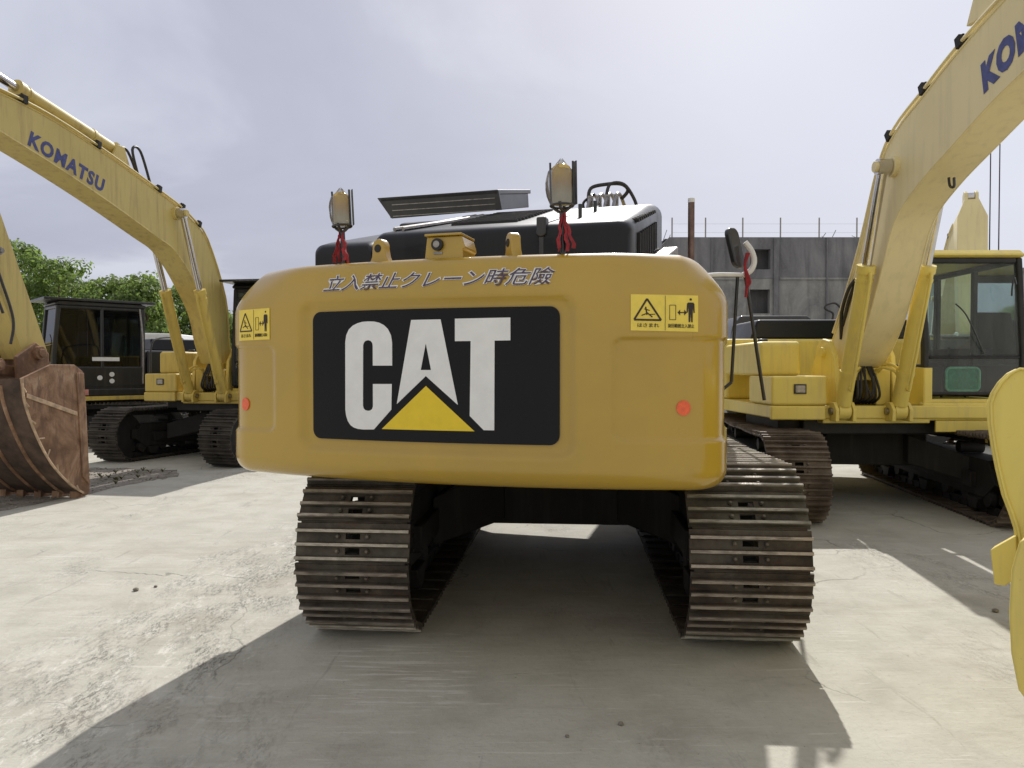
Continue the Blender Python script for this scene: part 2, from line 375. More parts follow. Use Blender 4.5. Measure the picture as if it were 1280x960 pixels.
def text2d(body, off=0.):
    key = (body, off)
    if key in _tc: return _tc[key]
    cu = bpy.data.curves.new('t', 'FONT'); cu.space_character = 1.16 if body.startswith('KOM') else 1.0; cu.body = body; cu.size = 1; cu.offset = off; cu.resolution_u = 3
    o = bpy.data.objects.new('t', cu); COL.objects.link(o)
    dg = bpy.context.evaluated_depsgraph_get(); dg.update()
    me = bpy.data.meshes.new_from_object(o.evaluated_get(dg))
    vs = [tuple(v.co) for v in me.vertices]; fs = [tuple(p.vertices) for p in me.polygons]
    bpy.data.objects.remove(o); bpy.data.curves.remove(cu); bpy.data.meshes.remove(me)
    x0 = min(v[0] for v in vs); x1 = max(v[0] for v in vs); y0 = min(v[1] for v in vs); y1 = max(v[1] for v in vs)
    r = ([((v[0]-x0)/(x1-x0), (v[1]-y0)/(y1-y0)) for v in vs], fs); _tc[key] = r
    return r

# ------------------------------------------------------------------ tracks
def shoe_mesh(w, pitch, mat, name='track_shoe'):
    b = MB(); h = pitch*.5
    gap = .042
    b.box(-w/2, -gap, -h+.006, h-.006, -.016, .0)
    b.box(gap, w/2, -h+.006, h-.006, -.016, .0)
    for ya, yb in ((-h+.006, -h*.60), (-h*.26, h*.16), (h*.44, h-.006)): b.box(-gap, gap, ya, yb, -.016, .0)
    for yy, hh in ((-h*.78, .034), (-.012, .031), (h*.58, .034)):
        b.prism([(yy-.013, -.001), (yy+.013, -.001), (yy+.008, hh), (yy-.008, hh)], -w/2+.002, w/2-.002, 'x')
    # leading lip overlapping the next shoe
    b.prism([(h-.008, -.016), (h+.012, -.03), (h+.02, -.024), (h-.004, -.002)], -w/2+.02, w/2-.02, 'x')
    for sx in (-1, 1):
        for yy in (-h*.42, h*.3):
            b.cyl((sx*.085, yy, -.001), (sx*.085, yy, .015), .014, 6); b.cyl((sx*.085, yy, .014), (sx*.085, yy, .022), .008, 8)
    return b.mesh(name, mat, 30)
def crawler(root, cx, cy, L, H, w, n, rz, side, shoe_mat, separate=True):
    """one crawler: its own frame, rollers, chain and shoes. rz: yaw relative to the root."""
    rot = Matrix.Rotation(rz, 4, 'Z'); r = H/2-.03
    st = L-2*(r+.03)
    per = 2*st+2*pi*r; pitch = per/n
    def path(d):
        d %= per
        if d < st: return (-st/2+d, .03, 0., -1.)          # bottom, outward normal down
        d -= st
        if d < pi*r:
            a = d/r; return (st/2+r*sin(a), r+.03-r*cos(a), sin(a), -cos(a))
        d -= pi*r
        if d < st:
            x = st/2-d; sag = -.018*(1-(2*x/st)**2)*(.6+.4*cos(x*5)); return (x, 2*r+.03+sag, 0., 1.)
        d -= st; a = pi+d/r
        return (-st/2+r*sin(a), r+.03-r*cos(a), sin(a), -cos(a))
    # chain link loop is the part, shoes are its pieces
    ch = MB()
    for i in range(n):
        y, z, ny, nz = path(i*pitch)
        ang = atan2(ny, nz)
        m = Matrix.Translation((cx, cy+y, z)) @ Matrix.Rotation(-ang, 4, 'X')
        for sx in (-1, 1):
            ch.box(sx*.085-.02, sx*.085+.02, -pitch*.52, pitch*.48, -.105, -.017, m)
        p0 = m @ Vector((-.12, pitch*.45, -.06)); p1 = m @ Vector((.12, pitch*.45, -.06)); ch.cyl(p0, p1, .025, 8)
    if not separate:
        sm = shoe_mesh(w, pitch, shoe_mat)
        vv = [v.co.copy() for v in sm.vertices]; ff = [tuple(p.vertices) for p in sm.polygons]
        ch.cur = 1
        for i in range(n):
            y, z, ny, nz = path(i*pitch); ang = atan2(ny, nz)+random.uniform(-.02, .02)
            m = Matrix.Translation((cx+random.uniform(-.003, .003), cy+y, z)) @ Matrix.Rotation(-ang, 4, 'X')
            ch.add([m @ v for v in vv], ff)
        bpy.data.meshes.remove(sm)
    track = ch.build('crawler_track', [M['under'], shoe_mat], root, rz=rz, smooth=30)
    if separate:
        sm = shoe_mesh(w, pitch, shoe_mat)
        for i in range(n):
            y, z, ny, nz = path(i*pitch+.03); ang = atan2(ny, nz)+random.uniform(-.03, .03)
            o = bpy.data.objects.new('track_shoe', sm); COL.objects.link(o); o.parent = track
            o.location = (cx+random.uniform(-.004, .004), cy+y, z); o.rotation_euler = (-ang, 0, random.uniform(-.004, .004))
    # frame
    fr = MB()
    fr.prism([(-st/2+.25, r*.55), (st/2-.35, r*.5), (st/2-.1, r*.9), (st/2-.25, r*1.45), (-st/2+.2, r*1.5), (-st/2-.05, r*1.1)], cx-.16, cx+.16, 'x')
    fr.box(cx-.22, cx+.22, cy-st/2+.4, cy+st/2-.5, r*.72, r*1.1)
    for k in range(3):
        yy = cy-st/2+.5+k*(st-1.0)/2
        fr.prism([(yy-.14, r*.5), (yy+.14, r*.5), (yy+.08, r*.2), (yy-.08, r*.2)], cx-.2, cx+.2, 'x')
    fo = fr.build('track_frame', M['under'], root, .012, rz=rz)
    for k in range(7):
        yy = cy-st/2+.28+k*(st-.56)/6
        ro = MB(); ro.lathe([(.05, -.15), (.09, -.15), (.1, -.1), (.075, -.06), (.075, .06), (.1, .1), (.09, .15), (.05, .15)], (cx, yy, .03+.105+.09), 16, 'x')
        ro.build('track_roller', M['under'], fo)
    for k in (-1, 1):
        ro = MB(); ro.lathe([(.04, -.13), (.07, -.13), (.07, .13), (.04, .13)], (cx, cy+k*st*.22, 2*r-.16), 14, 'x'); ro.build('carrier_roller', M['under'], fo)
    # sprocket at -y (rear), idler at +y
    sp = MB(); zc = r+.03; yc = cy-st/2; R_ = r-.075
    prof = []; T = 21
    for k in range(T*4):
        a = 2*pi*k/(T*4); rr = R_+(.0 if k % 4 in (0, 1) else -.055); prof.append((yc+rr*sin(a), zc+rr*cos(a)))
    sp.prism(prof, cx-.04, cx+.04, 'x')
    sp.lathe([(.10, -.20), (R_*.55, -.20), (R_*.62, -.12), (R_*.62, .12), (R_*.5, .2), (.1, .2)], (cx, yc, zc), 24, 'x')
    for k in range(12):
        a = 2*pi*k/12
        for sx in (-1, 1): sp.cyl((cx+sx*.19, yc+R_*.45*sin(a), zc+R_*.45*cos(a)), (cx+sx*.215, yc+R_*.45*sin(a), zc+R_*.45*cos(a)), .016, 6)
    sp.build('drive_sprocket', M['under'], root, rz=rz)
    idl = MB(); yc = cy+st/2
    idl.lathe([(.07, -.10), (.12, -.11), (R_*.7, -.06), (R_*.94, -.075), (R_, -.05), (R_, .05), (R_*.94, .075), (R_*.7, .06), (.12, .11), (.07, .10)], (cx, yc, zc), 28, 'x')
    idl.box(cx-.15, cx+.15, yc-.5, yc-.05, zc-.08, zc+.08)
    idl.build('idler_wheel', M['under'], root, rz=rz)

def carbody(root, half, H, rz, dz=0.):
    b = MB()
    b.prism([(-.75, .50-dz), (-.55, .46-dz), (.55, .46-dz), (.75, .50-dz), (.7, .86), (-.7, .86)], -.72, .62, 'y')
    rot = []
    for sx in (-1, 1):
        for sy in (-1, 1):
            pts = [(sx*.45, sy*.35), (sx*.45, sy*.75), (sx*(half+.02), sy*1.12), (sx*(half+.02), sy*.72)]
            # sloped leg: high in the middle, low at the track frame
            top = [.84, .84, .62, .62]; bot = [.50-dz, .50-dz, .34-dz*.8, .34-dz*.8]
            vs = [(p[0], p[1], z) for p, z in zip(pts, bot)]+[(p[0], p[1], z) for p, z in zip(pts, top)]
            b.add(vs, [(0,1,2,3),(4,5,6,7),(0,1,5,4),(1,2,6,5),(2,3,7,6),(3,0,4,7)])
    b.build('lower_frame', M['under'], root, .015, rz=rz)
    s = MB(); s.lathe([(.3, .84), (.66, .84), (.66, .93), (.62, .93), (.62, 1.03), (.3, 1.03)], (0, 0, 0), 40)
    for k in range(36):
        a = 2*pi*k/36; s.cyl((.64*cos(a), .64*sin(a), .93), (.64*cos(a), .64*sin(a), .95), .012, 6)
    s.build('slewing_ring', M['under'], root, rz=rz)

# ------------------------------------------------------------------ shared excavator pieces
def boom_part(root, top, bot, x0, x1, mat, name='boom', bevel=.012):
    b = MB()
    pts = top+bot[::-1]
    # closed box girder made as quads so that it shades cleanly
    n = len(top); assert len(bot) == n
    vs = [(x0, p[0], p[1]) for p in top]+[(x1, p[0], p[1]) for p in top]+[(x0, p[0], p[1]) for p in bot]+[(x1, p[0], p[1]) for p in bot]
    fs = []
    for i in range(n-1):
        fs += [(i, i+1, n+i+1, n+i), (2*n+i, 3*n+i, 3*n+i+1, 2*n+i+1), (i, 2*n+i, 2*n+i+1, i+1), (n+i, n+i+1, 3*n+i+1, 3*n+i)]
    fs += [(0, n, 3*n, 2*n), (n-1, 3*n-1, 4*n-1, 2*n-1)]
    b.add(vs, fs)
    return b.build(name, mat, root, bevel, smooth=30)
def resample(pts, per=5):
    P = smoothpath([(p[0], p[1], 0) for p in pts], per)
    return [(p.x, p.y) for p in P]
def cylinder(root, a, m_, b, r, mat, name='boom_cylinder', lug=True):
    """hydraulic cylinder: barrel a->m_, rod m_->b"""
    a, m_, b = Vector(a), Vector(m_), Vector(b); d = (b-a).normalized()
    c = MB(); c.cyl(a+d*.08, m_, r, 24); c.cyl(m_-d*.07, m_+d*.012, r*1.16, 24); c.cyl(m_-d*.16, m_-d*.13, r*1.08, 24)
    c.cyl(a+Vector((-.065, 0, 0)), a+Vector((.065, 0, 0)), r*1.15, 20)
    c.cyl(a+d*.42, a+d*.47, r*1.1, 20)
    s = d.cross(Vector((1, 0, 0))).normalized()
    c.tube(smoothpath([a+d*.30+s*r, a+d*.30+s*(r+.05), a+d*.42+s*(r+.055), m_-d*.14+s*(r+.045), m_-d*.1+s*r]), .016, 8)
    o = c.build(name, mat, root, smooth=40)
    rd = MB(); rd.cyl(m_, b, r*.58, 20); rd.cyl(b+Vector((-.06, 0, 0)), b+Vector((.06, 0, 0)), r*.95, 20)
    rd.build('cylinder_rod', M['chrome'], o, smooth=40)
    return o
def face_text(root, body, x, side, y0, z0, y1, z1, h, mat, name='lettering', off=.02, slant=.0):
    vs, fs = text2d(body, off)
    u = Vector((0, y1-y0, z1-z0)); L = u.length; u.normalize(); v = Vector((0, -u.z, u.y))
    if v.z < 0: v = -v
    pts = [Vector((x+side*.003, y0, z0))+u*(p[0]*L+slant*p[1]*h)+v*(p[1]*h) for p in vs]
    b = MB(); b.add(pts, fs)
    o = b.build(name, mat, root, smooth=0)
    # give it the thickness of a transfer
    so = o.modifiers.new('thick', 'SOLIDIFY'); so.thickness = .002; so.offset = 0
    return o

def cab(root, x0, x1, y0, y1, z0, z1, frame, roofm, yellow, seat=True, sill=.05, glass=None, mid=.42):
    """excavator cab: x0..x1 across, y0..y1 along, front at y1"""
    glass = glass or M['glass']
    b = MB(); p = .065
    top = z1-.09
    zf = z0+sill
    # front posts lean back a touch at the top; side profile
    fy = lambda z: y1-.10*max(0, (z-(z0+.55))/(z1-z0-.55))
    def post(xa, xb, ya, yb, ofs=0):
        pass
    for xa in (x0, x1-p):
        prof = [(y1-p*1.3, zf), (y1, zf), (y1, z0+.6), (fy(top), top), (fy(top)-p*1.3, top), (y1-p*1.3, z0+.6)]
        b.prism(prof, xa, xa+p, 'x')
        b.box(xa, xa+p, y0, y0+p*1.4, z0, top)
        b.box(xa, xa+p, y0+(y1-y0)*.46, y0+(y1-y0)*.46+p*.9, z0, top)       # door post
        b.box(xa+.002, xa+p-.002, y0+p, y1-p, z0, z0+.42)
        b.box(xa, xa+p, y0+p, fy(top)-p, top-p, top)
    b.box(x0+p, x1-p, y0, y0+p, z0, z0+.62); b.box(x0+p, x1-p, y0, y0+p, top-.1, top)
    b.box(x0+p, x1-p, y1-p, y1-.004, zf, zf+.04); b.box(x0+p, x1-p, fy(top)-p, fy(top), top-p, top)
    zm = z0+mid
    b.box(x0+p, x1-p, y1-.05, y1-.005, zm-.02, zm+.02)
    b.build('cab_frame', frame, root, .02)
    r = MB(); r.prism([(y0-.02, top), (y1-.09, top), (y1-.06, top+.03), (y1-.14, z1), (y0+.08, z1), (y0-.02, z1-.03)], x0-.015, x1+.015, 'x')
    ro = r.build('cab_roof', roofm, root, .025)
    r2 = MB(); r2.box(x0+.1, x1-.16, y0+.25, y1-.3, z1, z1+.02); r2.build('roof_hatch', M['dark'], ro, .008)
    fl = MB(); fl.box(x0+.01, x1-.01, y0+.01, y1-.02, z0-.06, z0+.03); fl.build('cab_floor', yellow, root, .012)
    g = MB()
    g.add([(x0+p, y1-.03, zm+.02), (x1-p, y1-.03, zm+.02), (x1-p, y1-.03, z0+.6), (x1-p, fy(top)-.03, top-p), (x0+p, fy(top)-.03, top-p), (x0+p, y1-.03, z0+.6)], [(0, 1, 2, 5), (5, 2, 3, 4)])
    g.build('windscreen', glass, root, smooth=0)
    g = MB(); g.add([(x0+p, y1-.03, zf+.04), (x1-p, y1-.03, zf+.04), (x1-p, y1-.03, zm-.02), (x0+p, y1-.03, zm-.02)], [(0, 1, 2, 3)])
    g.build('lower_windscreen', glass, root, smooth=0)
    for xa in (x0+.03, x1-.03):
        g = MB(); ym = y0+(y1-y0)*.46
        g.add([(xa, y0+p, z0+.42), (xa, ym, z0+.42), (xa, ym, top-p), (xa, y0+p, top-p)], [(0, 1, 2, 3)])
        g.add([(xa, ym+p, z0+.42), (xa, y1-p, z0+.42), (xa, fy(top)-p, top-p), (xa, ym+p, top-p)], [(0, 1, 2, 3)])
        g.build('side_window', glass, root, smooth=0)
    g = MB(); g.add([(x0+p, y0+.03, z0+.62), (x1-p, y0+.03, z0+.62), (x1-p, y0+.03, top-.1), (x0+p, y0+.03, top-.1)], [(0, 1, 2, 3)])
    g.build('rear_window', glass, root, smooth=0)
    if seat:
        xc = (x0+x1)/2; s = MB()
        s.prism([(y0+.42, z0+.42), (y0+.95, z0+.44), (y0+.97, z0+.52), (y0+.5, z0+.52), (y0+.36, z0+1.12), (y0+.26, z0+1.1)], xc-.25, xc+.25, 'x')
        s.box(xc-.2, xc+.2, y0+.4, y0+.85, z0+.03, z0+.42)
        s.build('operator_seat', M['dark'], root, .04)
        l = MB()
        for sx in (-1, 1):
            l.tube([(xc+sx*.14, y1-.42, z0+.02), (xc+sx*.13, y1-.32, z0+.55), (xc+sx*.13, y1-.28, z0+.62)], .014)
            l.box(xc+sx*.34-.07, xc+sx*.34+.07, y0+.45, y0+1.0, z0+.03, z0+.62)
        l.build('control_levers', M['dark'], root, .01)
        w = MB(); w.tube(smoothpath([(xc-.1, y1-.01, zm+.04), (xc+.1, y1+.005, zm+.45), (xc+.22, y1-.02, z0+1.1)]), .008, 6); w.build('wiper', M['black'], root)
    return ro

def bucket_part(root, back, front, x0, x1, mat, teeth=True, tooth_dir=(-.2, -.1)):
    """back: curve (y,z) of the shell from the top to the cutting lip; front: the mouth side of the side plates"""
    b = MB(); bk = resample(back, 5); n = len(bk); t = .03
    cx = sum(p[0] for p in bk+front)/len(bk+front); cz = sum(p[1] for p in bk+front)/len(bk+front)
    inn = []
    for p in bk:
        d = Vector((cx-p[0], cz-p[1])).normalized()*t; inn.append((p[0]+d.x, p[1]+d.y))
    vs = [(x0, *p) for p in bk]+[(x1, *p) for p in bk]+[(x0, *p) for p in inn]+[(x1, *p) for p in inn]; fs = []
    for i in range(n-1):
        fs += [(i, i+1, n+i+1, n+i), (2*n+i, 3*n+i, 3*n+i+1, 2*n+i+1), (i, 2*n+i, 2*n+i+1, i+1), (n+i, n+i+1, 3*n+i+1, 3*n+i)]
    fs += [(0, n, 3*n, 2*n), (n-1, 3*n-1, 4*n-1, 2*n-1)]
    b.add(vs, fs); o = b.build('bucket', M['shaded_mud'] if mat is M['rust'] else mat, root, .006, smooth=40)
    for xa, xb in ((x0-.012, x0+.022), (x1-.022, x1+.012)):
        s = MB(); s.prism(bk+front, xa, xb, 'x'); s.build('side_plate', mat, o, .006, smooth=0)
    for xs in (x0-.03, x1-.012):
        w = MB()
        for i in range(2, n-2, 3):
            p = Vector(bk[i]); q = Vector((cx, cz)); d = (q-p).normalized()
            pa = p+d*.02; pb = p+d*.10
            w.cyl((xs+.02, pa.x, pa.y), (xs+.02, pb.x, pb.y), .012, 6)
        w.tube([(xs+.02, p[0]+(cx-p[0])*.03, p[1]+(cz-p[1])*.03) for p in bk[1:]], .014, 6)
        w.build('weld_seam', M['worn_edge'] if mat is M['rust'] else mat, o)
    if mat is M['rust']:
        for xs in (x0-.03, x1+.012):
            f0, f1 = front[1], front[-3]
            st = MB(); st.prism([(front[0][0]+.02, front[0][1]+.10), (front[0][0]+.14, front[0][1]+.22), (f1[0]+.12, f1[1]-.02), (f1[0], f1[1]-.02)], xs, xs+.018, 'x'); st.build('side_stiffener', mat, o, .004)
            st = MB(); st.prism([(bk[3][0]-.05, bk[3][1]-.04), (bk[3][0]-.05, bk[3][1]-.09), (f1[0]+.12, f1[1]-.55), (f1[0]+.12, f1[1]-.50)], xs, xs+.010, 'x'); st.build('side_rib', M['worn_edge'], o, .003)
    for k in (.22, .5, .78):
        st = MB(); xs = x0+(x1-x0)*k
        q = bk[2:-1]
        for i in range(len(q)-1):
            a, c = Vector((xs, *q[i])), Vector((xs, *q[i+1])); st.cyl(a, c, .022, 8)
        st.build('wear_strip', mat, o)
    if teeth:
        e = Vector((bk[-1][0], bk[-1][1])); nt_ = 5
        for k in range(nt_):
            xs = x0+.08+(x1-x0-.16)*k/(nt_-1); tt = MB()
            d = Vector((tooth_dir[0], tooth_dir[1])); L = d.length; d.normalize(); nn = Vector((-d.y, d.x))
            a = e-d*.08; tip = e+d*L
            tt.prism([tuple(a+nn*.045), tuple(e+nn*.045), tuple(tip+nn*.01), tuple(tip-nn*.01), tuple(e-nn*.045), tuple(a-nn*.045)], xs-.05, xs+.05, 'x')
            tt.build('bucket_tooth', mat, o, .006)
    return o

# ------------------------------------------------------------------ the mustard excavator in the middle
HC = radians(16.1)
cat = empty('excavator', (.45, 6.7, 0), -HC, 'mustard yellow excavator seen from behind with a big black logo panel on its counterweight', 'excavator')
und = radians(16.1-4.6)
for sx in (-1, 1):
    crawler(cat, sx*1.10-.045, -.03, 5.27, 1.04, .65, 51, und, sx, M['shoe'], True)
carbody(cat, .95, 1.0, und, .11)

RR, Y0 = 5.0, 3.02
PHE = math.asin(1.24/RR); CR = .25; SA = RR*PHE; SB = SA+CR*(pi/2-PHE)
def plan(s):
    a = abs(s); sg = 1 if s >= 0 else -1
    if a <= SA:
        ph = a/RR; x, y, nx, ny = RR*sin(ph), RR-Y0-RR*cos(ph), sin(ph), -cos(ph)
    else:
        ex, ey = RR*sin(PHE), RR-Y0-RR*cos(PHE); cx_, cy_ = ex-CR*sin(PHE), ey+CR*cos(PHE)
        if a <= SB:
            ph = PHE+(a-SA)/CR; x, y, nx, ny = cx_+CR*sin(ph), cy_-CR*cos(ph), sin(ph), -cos(ph)
        else: x, y, nx, ny = cx_+CR, cy_+(a-SB), 1, 0
    return sg*x, y, sg*nx, ny
def sst(a, b, x):
    t = min(1, max(0, (x-a)/(b-a))); return t*t*(3-2*t)
def sdr(x, z, x0, x1, z0, z1, r):
    qx = abs(x-(x0+x1)/2)-(x1-x0)/2+r; qz = abs(z-(z0+z1)/2)-(z1-z0)/2+r
    return sqrt(max(qx, 0)**2+max(qz, 0)**2)+min(max(qx, qz), 0)-r
ZB, ZT = 1.0, 2.185
def inset(s, z):
    k = sst(.85, 1.45, abs(s)); rt = .075+.205*k; ri = .075+.13*k; rb = .10
    d = 0
    if z > ZT-rt:
        u = min(1, (z-(ZT-rt))/rt); d = ri*(1-sqrt(max(0, 1-u*u)))
    if z < ZB+rb:
        u = min(1, ((ZB+rb)-z)/rb); d = max(d, .09*(1-sqrt(max(0, 1-u*u))))
    # upper shoulder leans in slightly above the recesses
    d += .048*sst(1.93, 2.13, z)
    return d
def disp(s, z):
    d = .034*sst(0, .055, -sdr(s, z, -.855, .73, 1.145, 1.985, .09))
    d = max(d, .016*sst(0, .026, -sdr(s, z, .885, 2.4, 1.24, 1.765, .06)))
    d = max(d, .016*sst(0, .026, -sdr(s, z, -2.4, -1.02, 1.24, 1.745, .06)))
    # soft step under the side stickers
    return d
def CW(s, z, off=0.):
    x, y, nx, ny = plan(s); k = inset(s, z)+disp(s, z)-off
    return (x-nx*k, y-ny*k, z)
def counterweight():
    smax = SB+.75; b = MB(); ns = 330
    ss = [-smax+2*smax*i/ns for i in range(ns+1)]
    zs = []
    for i in range(8): zs.append(('b', i/8))
    rows = []
    def zrow(s, j):
        pass
    nb, nm, ntp = 8, 104, 14
    vs = []; fs = []
    for s in ss:
        k = sst(.85, 1.45, abs(s)); rt = .075+.205*k; rb = .10
        col = []
        for i in range(nb): col.append(ZB+rb*(1-cos(pi/2*i/nb)))
        lo, hi = ZB+rb, 1.90
        for i in range(nm): col.append(lo+(hi-lo)*i/nm)
        e = ZT-rt
        for i in range(10): col.append(hi+(e-hi)*i/10)
        for i in range(ntp+1): col.append(e+rt*sin(pi/2*i/ntp))
        vs += [CW(s, z) for z in col]
    nr = nb+nm+10+ntp+1
    for i in range(ns):
        for j in range(nr-1): fs.append((i*nr+j, (i+1)*nr+j, (i+1)*nr+j+1, i*nr+j+1))
    b.add(vs, fs)
    n0 = len(b.v)
    # top and bottom caps as strips between mirrored columns
    for row in (nr-1, 0):
        for i in range(ns//2):
            a, c = i*nr+row, (i+1)*nr+row; d, e = (ns-i)*nr+row, (ns-i-1)*nr+row
            if c == e: b.f.append((a, c, d))
            else: b.f.append((a, c, e, d))
            b.mi.append(0)
    b.f.append(tuple(j for j in range(nr))+tuple(ns*nr+j for j in range(nr-1, -1, -1))); b.mi.append(0)
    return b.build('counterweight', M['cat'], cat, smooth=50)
cw = counterweight()
def on_cw(name, polys, mat, off, parent, cell=.04, thick=.003, holes=None):
    """flat outlines (s,z) wrapped on the counterweight, cut into vertical slices so that they follow the curve"""
    bm = bmesh.new()
    from mathutils.geometry import tessellate_polygon
    for p in polys:
        vv = [bm.verts.new((q[0], q[1], 0)) for q in p]
        for tri in tessellate_polygon([[Vector((q[0], q[1], 0)) for q in p]]):
            try: bm.faces.new([vv[i] for i in tri])
            except ValueError: pass
    x0 = min(v.co.x for v in bm.verts); x1 = max(v.co.x for v in bm.verts)
    y0 = min(v.co.y for v in bm.verts); y1 = max(v.co.y for v in bm.verts)
    k = math.floor(x0/cell)+1
    while k*cell < x1:
        bmesh.ops.bisect_plane(bm, geom=bm.verts[:]+bm.edges[:]+bm.faces[:], plane_co=(k*cell, 0, 0), plane_no=(1, 0, 0)); k += 1
    k = math.floor(y0/cell)+1
    while k*cell < y1:
        bmesh.ops.bisect_plane(bm, geom=bm.verts[:]+bm.edges[:]+bm.faces[:], plane_co=(0, k*cell, 0), plane_no=(0, 1, 0)); k += 1
    for v in bm.verts: v.co = Vector(CW(v.co.x, v.co.y, off))
    bmesh.ops.recalc_face_normals(bm, faces=bm.faces[:])
    me = bpy.data.meshes.new(name); bm.to_mesh(me); bm.free(); me.materials.append(mat)
    o = bpy.data.objects.new(name, me); COL.objects.link(o); o.parent = parent
    if thick:
        so = o.modifiers.new('thick', 'SOLIDIFY'); so.thickness = thick; so.offset = 0
    return o
def on_cw_tris(name, vs, fs, mat, off, parent):
    bm = bmesh.new(); bv = [bm.verts.new((v[0], v[1], 0)) for v in vs]
    for f in fs:
        try: bm.faces.new([bv[i] for i in f])
        except ValueError: pass
    bmesh.ops.triangulate(bm, faces=bm.faces[:])
    for ax, cell in ((0, .03), (1, .012)):
        lo = min(v.co[ax] for v in bm.verts); hi = max(v.co[ax] for v in bm.verts); k = math.floor(lo/cell)+1; no = [0, 0, 0]; no[ax] = 1
        while k*cell < hi:
            c_ = [0, 0, 0]; c_[ax] = k*cell
            bmesh.ops.bisect_plane(bm, geom=bm.verts[:]+bm.edges[:]+bm.faces[:], plane_co=c_, plane_no=no); k += 1
    for v in bm.verts: v.co = Vector(CW(v.co.x, v.co.y, off))
    bmesh.ops.recalc_face_normals(bm, faces=bm.faces[:])
    me = bpy.data.meshes.new(name); bm.to_mesh(me); bm.free(); me.materials.append(mat)
    o = bpy.data.objects.new(name, me); COL.objects.link(o); o.parent = parent
    so = o.modifiers.new('thick', 'SOLIDIFY'); so.thickness = .0012; so.offset = 0
    return o
def rrect(x0, x1, z0, z1, r, n=6):
    o = []
    for cx, cz, a0 in ((x1-r, z1-r, 0), (x0+r, z1-r, pi/2), (x0+r, z0+r, pi), (x1-r, z0+r, 3*pi/2)):
        for i in range(n+1):
            a = a0+pi/2*i/n; o.append((cx+r*cos(a), cz+r*sin(a)))
    return o
panel = on_cw('logo_panel', [rrect(-.762, .636, 1.224, 1.914, .05)], M['panel'], .008, cat, .05, .01)
C_ = [(-.2575,1.621),(-.2575,1.742),(-.264,1.780),(-.2819,1.8125),(-.305,1.833),(-.3342,1.847),(-.365,1.8535),(-.4018,1.855),(-.435,1.8535),(-.4658,1.847),(-.497,1.834),(-.5209,1.8144),(-.537,1.785),(-.5437,1.7461),(-.5450,1.3851),(-.540,1.352),(-.529,1.323),(-.512,1.302),(-.4907,1.290),(-.465,1.2835),(-.430,1.2815),(-.3678,1.2835),(-.2631,1.3905),(-.2600,1.5246),(-.3726,1.5239),(-.3726,1.4054),(-.378,1.391),(-.3895,1.3835),(-.4042,1.3815),(-.419,1.3845),(-.430,1.393),(-.4345,1.4083),(-.4322,1.7276),(-.428,1.742),(-.418,1.752),(-.4018,1.756),(-.386,1.752),(-.376,1.742),(-.3726,1.7269),(-.3726,1.6212)]
Aouter = [(-.1465,1.857),(.0178,1.857),(.111,1.4249),(-.0641,1.567),(-.2304,1.4203)]
# the letter A in two halves round its counter
A_ = [[(-.1465,1.857),(-.0641,1.857),(-.0641,1.7361),(-.0932,1.5979),(-.0641,1.5979),(-.0641,1.567),(-.2304,1.4203)],
      [(-.0641,1.857),(.0178,1.857),(.111,1.4203),(-.0641,1.567),(-.0641,1.5979),(-.0351,1.5979),(-.0641,1.7361)]]
T_ = [(.096,1.8589),(.387,1.8603),(.387,1.7462),(.3055,1.7456),(.3035,1.2942),(.2487,1.2942),(.1749,1.3647),(.1804,1.7447),(.096,1.7447)]
tr_ = [(-.0641,1.5154),(.2000,1.2873),(-.3198,1.2873)]
for n_, p in (('logo_letter', [C_]), ('logo_letter', A_), ('logo_letter', [T_])): on_cw(n_, p, M['letter_w'], .0155, panel, .05, .003)
on_cw('logo_triangle', [tr_], M['tri'], .0155, panel, .05, .003)
# slanted warning line above the panel, dark glyphs on a white edge
wv, wf = text2d('立入禁止クレーン時危險', .0); wv2, wf2 = text2d('立入禁止クレーン時危險', .048)
def warp(v, grow):
    s = -.672+v[0]*1.272; s += (v[1]-.5)*.035; z = 2.022+.088*v[1]
    return (s, z)
g = grow = .006
wl = on_cw_tris('warning_lettering', [warp(v, 0) for v in wv], wf, M['letter_p'], .0055, cat)
def warp2(v):
    s = -.678+v[0]*1.284; s += (v[1]-.5)*.037; z = 2.0175+.097*v[1]
    return (s, z)
on_cw_tris('lettering_edge', [warp2(v) for v in wv2], wf2, M['white'], .003, wl)
